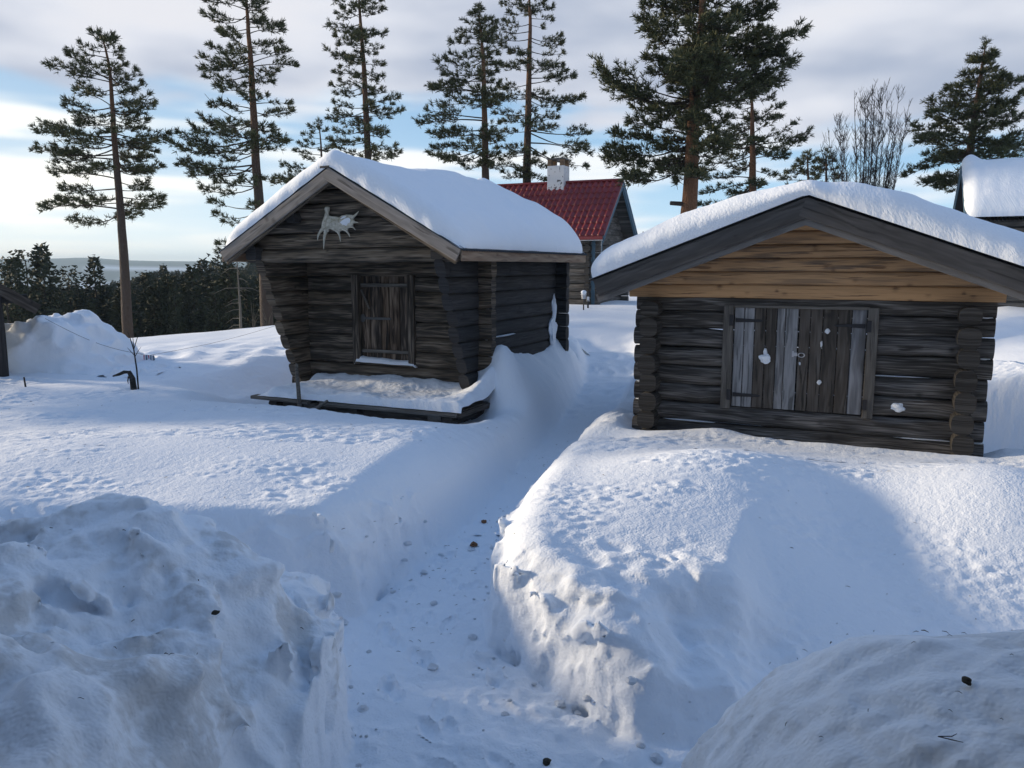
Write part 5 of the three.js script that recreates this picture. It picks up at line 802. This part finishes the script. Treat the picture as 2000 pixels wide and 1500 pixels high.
{ // bare multi-stemmed birch
  const d = 24, r = rng(91), P = (x, y) => ray(1600 + x * 0.1733, 140 + y * 0.1733, d), [bx] = P(560, 1500), gy = heightAt(bx, d) - 0.1;
  const g = thing('birch_tree', 'bare many-stemmed birch with fine twigs behind the shed roof', 'tree', [bx, gy, -d]);
  const tops = [[300, 260], [370, 330], [450, 250], [530, 240], [630, 130], [715, 110], [690, 180], [820, 190], [870, 250], [940, 350], [200, 480], [150, 560], [110, 620], [90, 780], [980, 480], [960, 580], [550, 300], [480, 280], [770, 230], [220, 500], [910, 380], [600, 330], [950, 700], [900, 850]];
  const tw = new Soup(true), c = [0.075, 0.06, 0.055], cs = [0.09, 0.075, 0.068];
  for (const [tx, ty] of tops) {
    const st = new Soup(true), foot = 380 + (tx - 150) * 0.42 + (r() - 0.5) * 60, [x0] = P(foot, 1300), [x1, y1] = P(tx, ty), dz = (r() - 0.5) * 1.3, pts = []; for (let k = 0; k <= 8; k++) { const t = k / 8; pts.push([lerp(x0 - bx, x1 - bx, t * t * 0.55 + t * 0.45) + (r() - 0.5) * 0.04, lerp(0, y1 - gy, t), dz * t + (r() - 0.5) * 0.04]); }
    const rb = 0.02 + r() * 0.022; st.tube(pts, pts.map((_, k) => lerp(rb, 0.004, k / 8)), 5, cs); part('stem', st.geo(), M.bark, g);
    for (let k = 0; k < 38; k++) { const t = 0.32 + 0.66 * r(), q = Math.min(7, Math.floor(t * 8)), u = t * 8 - q, a = pts[q].map((v, m) => lerp(v, pts[q + 1][m], u)), L = (0.25 + r() * 0.5) * (1.15 - t * 0.6), an = r() * 6.28, e = [a[0] + Math.cos(an) * L * 0.55, a[1] + L * 0.9, a[2] + Math.sin(an) * L * 0.55], mid = [lerp(a[0], e[0], 0.6), lerp(a[1], e[1], 0.42), lerp(a[2], e[2], 0.6)]; tw.tube([a, mid, e], [0.009, 0.006, 0.003], 3, c); for (let m = 0; m < 4; m++) { const h = L * 0.45, an2 = r() * 6.28, f = 0.35 + r() * 0.5, b = [lerp(a[0], e[0], f), lerp(a[1], e[1], f), lerp(a[2], e[2], f)]; tw.tube([b, [b[0] + Math.cos(an2) * h * 0.5, b[1] + h * 0.8, b[2] + Math.sin(an2) * h * 0.5]], [0.005, 0.0025], 3, c); } }
  }
  part('twigs', tw.geo(), M.bark, g);
}
console.log('trees done');

{ let n = 0; scene.traverse(o => { if (o.geometry && o.geometry.index) n += o.geometry.index.count / 3; }); console.log('triangles so far', Math.round(n)); }
// ---------------------------------------------------------------- the wood down the slope and the hills far off
function spruceGeo(seed, wide = 0.2, pineish = 0) { // unit-height conifer, many ragged sprays
  const s = new Soup(true), r = rng(seed);
  s.tube([[0, 0, 0], [0, 0.5, 0], [0, 0.95, 0]], [0.012, 0.008, 0.002], 5, [0.05, 0.04, 0.032]);
  const limbs = pineish ? 95 : 170;
  for (let k = 0; k < limbs; k++) {
    const t = Math.pow((k + r()) / limbs, pineish ? 0.9 : 0.8), y = lerp(pineish ? 0.42 : 0.05, 0.99, t), a = k * 2.4 + r() * 1.2;
    const R = wide * (pineish ? Math.pow(Math.sin(Math.PI * clamp(0.25 + t * 0.73)), 0.8) * (0.5 + 0.8 * r()) : Math.pow(1 - t, 0.85) * (0.6 + 0.6 * r())) + 0.012, rise = pineish ? 0.35 * (r() - 0.2) : -0.15 - 0.35 * r() + 0.9 * S(0.75, 1, t);
    const m = 4 + Math.round(R * 42);
    for (let q = 0; q < m; q++) {
      const f = lerp(0.2, 1, (q + r()) / m), b = a + (r() - 0.5) * 0.55, x = Math.cos(b) * R * f, z = Math.sin(b) * R * f, yy = y + rise * R * f + 0.25 * R * f * f + (r() - 0.5) * (pineish ? 0.03 : 0.016);
      const L = (pineish ? 0.020 : 0.024) * (0.6 + r() * 0.8), c = b + (r() - 0.5) * 2.4, ex = Math.cos(c) * L, ez = Math.sin(c) * L, ey = (r() - 0.5) * L * 1.3, w = L * 0.32, ux = -Math.sin(c) * w, uz = Math.cos(c) * w, col = mix3([0.020, 0.030, 0.012], [0.048, 0.058, 0.022], r());
      const i0 = s.v(x + ux, yy, z + uz, 0, 0, col), i1 = s.v(x - ux, yy + w * (r() - 0.5), z - uz, 0, 0, col), i2 = s.v(x + ex, yy + ey, z + ez, 0, 0, col), i3 = s.v(x + ex * 0.5, yy + ey * 0.5 - w * 1.5, z + ez * 0.5, 0, 0, col); s.tri(i0, i1, i2); s.tri(i0, i2, i3);
    }
  }
  return s.geo();
}
M.spruce = new THREE.MeshStandardMaterial({ vertexColors: true, roughness: 0.9, side: THREE.DoubleSide }); M.spruce.color.setRGB(0.62, 0.62, 0.6);
const conif = [spruceGeo(1, 0.15), spruceGeo(2, 0.18), spruceGeo(3, 0.17, 1), spruceGeo(4, 0.20, 1)];
{ // trees one can tell apart along the edge of the wood
  const L = [[80, 477, 46, 0, 10, 'tallest pointed spruce on the left skyline of the wood'], [25, 500, 42, 1, 9, 'broad conifer at the left edge of the wood'], [48, 488, 44, 3, 9, 'round-topped pine left of the tallest spruce'], [132, 520, 50, 2, 9, 'low pine between the two spruces on the left skyline'], [182, 500, 52, 1, 10, 'lone spruce right of the tallest one against the far hills'], [5, 505, 40, 3, 8.5, 'conifer cut by the left picture edge'], [395, 505, 70, 0, 12, 'spruce tip left of the storehouse eave'], [318, 517, 75, 1, 12, 'small spruce tip near the middle of the wooded ridge'], [430, 498, 60, 3, 11, 'pine crown under the storehouse eave'], [1265, 452, 70, 2, 9, 'dark treetop just right of the red-roofed house'], [1280, 460, 72, 0, 8, 'low dark treetop between red house and shed roof']];
  const r = rng(5); for (const [px, py, d, k, H0, lab] of L) { const [x, y] = ray(px, py, d), H = clamp(y - heightAt(x, d) + 0.2, H0 * 0.8, 15); const g = thing('conifer', lab, 'tree', [x, y - H, -d], r() * 6, 'trees at the edge of the wood'); const m = part('crown', conif[k], M.spruce, g); m.scale.set(H * 1.05, H, H * 1.05); const t = new Soup(true); t.tube([[0, 0, 0], [0, H * 0.5, 0]], [0.15, 0.08], 6, [0.06, 0.045, 0.036]); part('trunk', t.geo(), M.bark, g); }
  // bleached dead tree
  { const d = 30, [x, y0] = ray(472, 690, d), [, y1] = ray(472, 508, d); const g = thing('dead_tree', 'thin bleached dead tree with bare limbs left of the storehouse', 'tree', [x, y0, -d]); const t = new Soup(true), b = new Soup(true), h = y1 - y0, c = [0.17, 0.16, 0.145]; t.tube([[0, 0, 0], [0.03, h * 0.5, 0], [0, h, 0]], [0.06, 0.045, 0.012], 6, c); for (let k = 0; k < 16; k++) { const y = h * (0.25 + 0.7 * r()), a = r() * 6.28, L = 0.35 + r() * 0.7; b.tube([[0.01, y, 0], [Math.cos(a) * L * 0.5, y - 0.02, Math.sin(a) * L * 0.5], [Math.cos(a) * L, y - 0.25 * L, Math.sin(a) * L]], [0.018, 0.012, 0.004], 4, c); } part('trunk', t.geo(), M.bark, g); part('limbs', b.geo(), M.bark, g); }
  // saplings before the wood
  for (const [px, py, lab] of [[522, 600, 'thin bare sapling beside the storehouse corner post'], [492, 590, 'pale bare shrub between dead tree and storehouse']]) { const d = 25, [x, y] = ray(px, py, d), gy = heightAt(x, d) - 0.1, s = new Soup(true); for (let k = 0; k < 7; k++) { const a = r() * 6.28, h = (y - gy) * (0.6 + r() * 0.5); s.tube([[0, 0, 0], [Math.cos(a) * 0.08, h * 0.5, Math.sin(a) * 0.08], [Math.cos(a) * 0.3, h, Math.sin(a) * 0.3]], [0.014, 0.009, 0.002], 4, [0.14, 0.125, 0.10]); } const m = single('bare_shrub', s.geo(), M.bark, lab, 'shrub'); m.position.set(x, gy, -d); }
}
{ // the mass of the wood
  const r = rng(17), spots = [[], [], [], []];
  const skyline = px => px < 60 ? 560 : px < 200 ? 566 : px < 300 ? lerp(560, 530, (px - 200) / 100) : px < 560 ? lerp(526, 500, (px - 300) / 260) : 496;
  let guard = 0, n = 0; while (n < 3800 && guard++ < 60000) {
    const d = Math.sqrt(42 * 42 + r() * (230 * 230 - 42 * 42)) * (r() < 0.35 ? 0.6 : 1), px = -350 + r() * 1350; if (d < 42) continue; const [x] = ray(px, 600, d); const gy = heightAt(x, d), H = 6.5 + r() * 4.5;
    const [, ysky] = ray(px, skyline(px) + (r() < 0.15 ? r() * 14 - 12 : r() * 30), d); let top = gy + H; if (px < 640 && top > ysky) top = ysky; const hh = top - gy; if (hh < 2.5) continue; if (px > 560 && d < 60) continue; if (px > 640) { const [, yl] = ray(px, 520, d); if (top > yl) continue; }
    const k = r() < 0.86 ? (r() < 0.5 ? 0 : 1) : r() < 0.5 ? 2 : 3; spots[k].push([x, gy - 0.3, d, hh, r() * 6.28]); n++;
  }
  const root = new THREE.Group(); root.name = 'wood'; root.userData = { kind: 'stuff', label: 'dark conifer wood filling the slope below the snow field', category: 'wood' }; scene.add(root);
  spots.forEach((list, k) => { const im = new THREE.InstancedMesh(conif[k], M.spruce, list.length); im.name = 'conifers'; im.userData.kind = 'stuff'; const q = new THREE.Object3D(); list.forEach(([x, y, d, h, a], i) => { q.position.set(x, y, -d); q.rotation.y = a; const w = clamp(h, 6, 13) * (1.0 + 0.25 * Math.sin(i)); q.scale.set(w, h + 0.3, w); q.updateMatrix(); im.setMatrixAt(i, q.matrix); }); im.castShadow = im.receiveShadow = true; root.add(im); });
}
{ // far hills: forested with open snow patches
  const s = new Soup(true), nx = 240, nd = 46;
  for (let k = 0; k <= nd; k++) for (let i = 0; i <= nx; i++) {
    const d = 380 * Math.pow(5.5, k / nd), x = lerp(-1.35, 1.35, i / nx) * (d + 150), t = k / nd;
    const az = x / d; let y = lerp(-45, -50, S(0, 0.5, t));
    const crest = 16 + 13 * n2(az * 3.1 + 2.2, 1.1) + 6 * n2(az * 9, 3.3) + 1.6 * n2(az * 31, 5.1) ;
    y = lerp(y, crest + 3, S(0.66, 0.95, t)) + 3 * n2(x * 0.006, d * 0.006) * S(0.3, 0.6, t) ; if (k === nd) y = -90; if (k === 0) y = -70;
    const pat = S(0.16, 0.26, fbm(x * 0.0028 + 4, d * 0.008, 2.5, 4)) * 0.9, f = S(-0.25, 0.25, n2(x * 0.02, d * 0.02));
    s.v(x, y, -d, x, d, mix3(mix3([0.022, 0.034, 0.02], [0.05, 0.06, 0.045], f), [0.8, 0.84, 0.9], pat * S(0.55, 0.7, t)));
  }
  for (let k = 0; k < nd; k++) for (let i = 0; i < nx; i++) { const a = k * (nx + 1) + i; s.quad(a, a + 1, a + nx + 2, a + nx + 1); }
  struct('hills', s.geo(), new THREE.MeshStandardMaterial({ vertexColors: true, roughness: 1 }));
}
scene.fog = new THREE.FogExp2(new THREE.Color().setRGB(0.6, 0.82, 1.0), 0.00042);
console.log('forest done');
// ---------------------------------------------------------------- small things in the snow
{ // slab of snow slid off the shelter roof
  const c = 0.045, x0 = -10.6, x1 = -6.3, d0 = 13.6, d1 = 16.4, nx = Math.round((x1 - x0) / c), ny = Math.round(1.9 / c), nz = Math.round((d1 - d0) / c), y0 = 0.7, F = new Float32Array(nx * ny * nz);
  for (let k = 0; k < nz; k++) for (let i = 0; i < nx; i++) {
    const x = x0 + i * c, z = -d1 + k * c, d = -z, fr = S(13.75 + 0.16 * n2(x * 1.5, 4), 14.35, d);
    let h = lerp(2.0, 1.05, S(-8.35, -7.15, x + 0.2 * n2(d * 1.3, 2))) - 0.2 * S(-8.6, -9.8, x); h = 1.0 + (h - 1.0) * Math.pow(fr, 0.45) * S(16.3, 15.6, d) * S(-10.6, -10.2, x) * S(-6.3, -6.8, x);
    for (let j = 0; j < ny; j++) { const y = y0 + j * c; let f = (y - h) * 0.6; if (Math.abs(f) < 0.4) f -= 0.22 * billow(x * 1.9, y * 2.3, z * 1.9) + 0.07 * n3(x * 4, y * 4, z * 4) + 0.03 * billow(x * 9, y * 9, z * 9); f += 0.14 * S(0.4, 0.0, Math.abs(y - 1.35 - 0.25 * (x + 8))) * S(14.5, 14.1, d); F[(k * ny + j) * nx + i] = f; }
  }
  const { P, I } = surfaceNets(x0, y0, -d1, nx, ny, nz, c, F); single('snow_slab', netGeo(P, I), M.snow, 'broken slab of snow slid from the shelter roof at the left edge', 'snow pile');
}
{ // broken post with a hanging limb, sapling behind it, marker stake
  const [x, d] = [-5.98, 12.3]; const y = heightAt(x, d);
  const s = new Soup(); s.tube([[0, -0.25, 0], [0, 0, 0], [-0.01, 0.16, 0], [-0.045, 0.25, 0], [-0.06, 0.28, 0], [-0.06, 0.285, 0]], [0.05, 0.05, 0.047, 0.035, 0.03, 0.004], 8); s.tube([[-0.045, 0.265, 0], [-0.12, 0.27, 0.02], [-0.2, 0.235, 0.02], [-0.30, 0.205, 0.03], [-0.305, 0.203, 0.03]], [0.022, 0.028, 0.024, 0.012, 0.002], 7); s.tube([[-0.06, 0.2, 0.02], [-0.07, 0.13, 0.03], [-0.065, 0.08, 0.03]], [0.012, 0.01, 0.003], 5);
  const m = single('broken_post', s.geo(), M.endGrain[1], 'dark broken post with a bent limb hanging left, in the open snow', 'post'); m.position.set(x, y, -d);
  const t = new Soup(); const tr = [[0.05, -0.1, -0.05], [0.045, 0.3, -0.05], [0.02, 0.62, -0.05], [-0.02, 0.78, -0.05], [-0.07, 0.95, -0.05]]; t.tube(tr, [0.013, 0.012, 0.01, 0.007, 0.003], 6); t.tube([tr[2], [0.08, 0.78, -0.05], [0.13, 0.92, -0.05]], [0.008, 0.006, 0.002], 5); t.tube([[0.03, 0.5, -0.05], [0.09, 0.60, -0.05], [0.14, 0.66, -0.05]], [0.007, 0.005, 0.002], 5); t.tube([[0.03, 0.52, -0.05], [-0.04, 0.60, -0.05], [-0.08, 0.65, -0.05]], [0.007, 0.005, 0.002], 5); t.tube([[0.02, 0.65, -0.05], [0.02, 0.8, -0.05], [0.03, 0.93, -0.05]], [0.007, 0.005, 0.002], 5);
  const sp = single('sapling', t.geo(), M.endGrain[0], 'thin leafless sapling standing beside the broken post', 'sapling'); sp.position.set(x, y, -d);
  const k = new Soup(); k.tube([[0, -0.2, 0], [0, 0, 0], [-0.012, 0.16, 0], [-0.012, 0.165, 0]], [0.014, 0.014, 0.012, 0.002], 6); const [kx, kd] = [-7.75, 12.4]; const st = single('marker_stake', k.geo(), M.iron, 'short dark stake poking from the snow at the left edge', 'stake'); st.position.set(kx, heightAt(kx, kd), -kd);
}
{ // clothes line with a striped cloth
  const a = ray(545, 634, 19.5), b = ray(291, 694, 15.5), c = ray(88, 622, 13.9); const A = [a[0], a[1], -19.5], B = [b[0], b[1], -15.5], C = [c[0], c[1], -13.9], s = new Soup(), pts = []; for (let k = 0; k <= 10; k++) { const t = k / 10; pts.push([lerp(C[0], B[0], t), lerp(C[1], B[1], t) - 0.12 * Math.sin(Math.PI * t), lerp(C[2], B[2], t)]); } for (let k = 1; k <= 10; k++) { const t = k / 10; pts.push([lerp(B[0], A[0], t), lerp(B[1], A[1], t) - 0.06 * Math.sin(Math.PI * t), lerp(B[2], A[2], t)]); }
  s.tube(pts, pts.map(() => 0.0035), 4); single('clothes_line', s.geo(), flat(0.12, 0.12, 0.13, 0.9), 'thin sagging line strung over the snow from shelter to storehouse', 'line');
  const cols = [[0.5, 0.04, 0.06], [0.75, 0.76, 0.78], [0.12, 0.16, 0.2], [0.7, 0.7, 0.74], [0.5, 0.05, 0.08], [0.75, 0.75, 0.78], [0.10, 0.15, 0.19], [0.65, 0.65, 0.68], [0.14, 0.18, 0.2]];
  const tex = dataTex(72, 16, (i, j) => cols[Math.floor(i / 8)], true); tex.wrapS = tex.wrapT = THREE.ClampToEdgeWrapping;
  const q = new Soup(); const nx = 18, ny = 5; for (const off of [0, 0.012]) for (let j = 0; j <= ny; j++) for (let i = 0; i <= nx; i++) { const u = i / nx, v = j / ny; q.v((u - 0.5) * 0.25, -v * (0.085 + 0.018 * Math.sin(u * 9)), off + 0.012 * Math.sin(u * 11) * v, u, v); } const h = (nx + 1) * (ny + 1); for (let j = 0; j < ny; j++) for (let i = 0; i < nx; i++) { const k = j * (nx + 1) + i; q.quad(k, k + 1, k + nx + 2, k + nx + 1); q.quad(h + k, h + k + nx + 1, h + k + nx + 2, h + k + 1); } for (let i = 0; i < nx; i++) { const k = ny * (nx + 1) + i; q.quad(k, k + 1, h + k + 1, h + k); q.quad(i, h + i, h + i + 1, i + 1); }
  const m = single('striped_cloth', q.geo(), new THREE.MeshStandardMaterial({ map: tex, roughness: 0.9 }), 'small red, white and grey striped cloth hung on the line', 'cloth'); m.position.set(B[0], B[1] + 0.003, B[2]); m.rotation.y = -0.3;
}
{ // lantern and box by the red house
  const O = ray(1140, 583, 24), d = 24; const g = thing('garden_lantern', 'small white lantern with a snow cap before the red-roofed house', 'lantern', [O[0], heightAt(O[0], d), -d]); const hy = O[1] - heightAt(O[0], d);
  const gl = flat(0.62, 0.64, 0.66, 0.5); part('pole', at(new THREE.CylinderGeometry(0.02, 0.02, hy + 0.1, 8), 0, hy / 2 - 0.05, 0), M.iron, g); part('housing', at(new THREE.CylinderGeometry(0.075, 0.065, 0.12, 6), 0, hy + 0.05, 0), gl, g); part('roof', at(new THREE.ConeGeometry(0.11, 0.06, 6), 0, hy + 0.14, 0), M.white, g); const sc = new THREE.SphereGeometry(0.085, 14, 10); sc.scale(1, 0.8, 1); part('snow_cap', at(sc, 0, hy + 0.185, 0), M.snowSoft, g); for (const a of [0, 1, 2, 3, 4, 5]) part('bar', at(new THREE.BoxGeometry(0.012, 0.12, 0.012), Math.cos(a * 1.047) * 0.073, hy + 0.05, Math.sin(a * 1.047) * 0.073), M.ironGrey, g);
  const O2 = ray(1148.5, 588, 24.5), hb = heightAt(O2[0], 24.5), g2 = thing('marker_post', 'pale narrow marker post right of the small lantern', 'post', [O2[0], hb, -24.5]); part('post', at(board(0.05, O2[1] - hb + 0.1, 0.05, 3), 0, (O2[1] - hb) / 2, 0), M.iron, g2); part('reflector', at(board(0.075, 0.15, 0.03, 4), 0, O2[1] - hb + 0.06, 0.01), gl, g2);
}
{ // litter on the snow: needles, twigs, bark crumbs
  const r = rng(123), s = new Soup(true); const put = (x, d, L, rr, c) => { const y = topAt(x, d) + 0.004, a = r() * 6.28, t = (r() - 0.5) * 0.5; s.tube([[x - Math.cos(a) * L / 2, y, -d - Math.sin(a) * L / 2], [x + (r() - 0.5) * L * 0.2, y + 0.004 + t * L * 0.2, -d], [x + Math.cos(a) * L / 2, y + t * L * 0.3, -d + Math.sin(a) * L / 2]], [rr * 0.6, rr, rr * 0.4], 4, c); };
  for (let k = 0; k < 240; k++) { const d = 2.2 + Math.pow(r(), 0.8) * 9, x = (r() * 2 - 1) * d * 0.66; put(x, d, 0.010 + r() * 0.026, 0.0012 + r() * 0.0016, mix3([0.03, 0.025, 0.02], [0.09, 0.06, 0.035], r())); }
  for (let k = 0; k < 60; k++) { const t = r() * 7, q = Math.floor(4 + t * 0.7), a = PATH[Math.min(q, PATH.length - 1)]; put(a[0] + (r() - 0.5) * a[3] * 1.8, a[1] + (r() - 0.5) * 1.2, 0.012 + r() * 0.03, 0.002, [0.05, 0.035, 0.025]); }
  for (let k = 0; k < 34; k++) { const x = 0.9 + r() * 1.5, d = 2.0 + r() * 1.2; put(x, d, 0.008 + r() * 0.018, 0.0013, [0.035, 0.028, 0.022]); }
  const m = single('needle_litter', s.geo(), new THREE.MeshStandardMaterial({ vertexColors: true, roughness: 1 }), 'scattered dark needles and twig bits lying on the snow', 'litter'); m.userData.kind = 'stuff';
  const bits = [[925, 1065, 0.045, 'brown bark chip on the path, nearer of two'], [945, 1020, 0.035, 'brown bark chip on the path, farther of two'], [1068, 1490, 0.03, 'dark cone scale on the path at the bottom edge'], [422, 1212, 0.022, 'dark crumb on the left snow heap'], [1888, 1332, 0.02, 'dark crumb on the right snow heap']];
  for (const [px, py, sz, lab] of bits) { let best = null; for (let d = 1.6; d < 11; d += 0.01) { const [x, y] = ray(px, py, d); if (topAt(x, d) >= y) { best = [x, topAt(x, d), d]; break; } } if (!best) continue; const g = new THREE.IcosahedronGeometry(sz, 2), p = g.attributes.position; for (let i = 0; i < p.count; i++) { const f = 1 + 0.6 * n3(p.getX(i) * 40, p.getY(i) * 40, p.getZ(i) * 40 + px); p.setXYZ(i, p.getX(i) * f * 0.8, p.getY(i) * f * 0.45, p.getZ(i) * f); } g.computeVertexNormals(); const m2 = single('bark_chip', g, flat(sz > 0.03 ? 0.2 : 0.04, sz > 0.03 ? 0.10 : 0.035, sz > 0.03 ? 0.05 : 0.025, 1), lab, 'bark chip', 'bits lying on the snow'); m2.position.set(best[0], best[1] + sz * 0.15, -best[2]); }
  { let best = null; for (let d = 1.6; d < 6; d += 0.01) { const [x, y] = ray(1850, 1452, d); if (topAt(x, d) >= y) { best = [x, topAt(x, d) + 0.008, d]; break; } } if (best) { const t = new Soup(); t.tube([[-0.03, 0, 0.0], [0.01, 0.003, 0.004], [0.035, 0, -0.014]], [0.0018, 0.002, 0.001], 4); t.tube([[-0.03, 0, 0.0], [0.0, 0.002, 0.02], [0.03, 0, 0.03]], [0.0018, 0.002, 0.001], 4); const m3 = single('needle_pair', t.geo(), M.iron, 'forked pair of pine needles on the right snow heap', 'needles'); m3.position.set(best[0], best[1], -best[2]); } }
}
{ // loose crumbs at the foot of the shovelled walls
  const r = rng(222), list = []; for (let k = 0; k < 420 && list.length < 170; k++) { const d = 4.0 + r() * 3.4, x = -1.6 + r() * 2.9, h = heightAt(x, d); if (h > 0.5) continue; const near = Math.max(heightAt(x - 0.2, d), heightAt(x + 0.2, d), heightAt(x, d + 0.2)); if (near < 0.5 && r() < 0.8) continue; const sz = 0.008 + Math.pow(r(), 3) * 0.034, g = new THREE.IcosahedronGeometry(sz, 1), p = g.attributes.position; for (let i = 0; i < p.count; i++) { const f = 1 + 0.5 * n3(p.getX(i) * 30 + k, p.getY(i) * 30, p.getZ(i) * 30); p.setXYZ(i, p.getX(i) * f, p.getY(i) * f * 0.55, p.getZ(i) * f); } g.computeVertexNormals(); g.translate(x, topAt(x, d) + sz * 0.1, -d); list.push(g); }
  const m = single('snow_crumbs', mergeGeometries(list), M.snowSoft, 'loose crumbs of snow at the foot of the shovelled walls', 'snow crumbs'); m.userData.kind = 'stuff';
}
console.log('small done');
renderer.render(scene, camera);
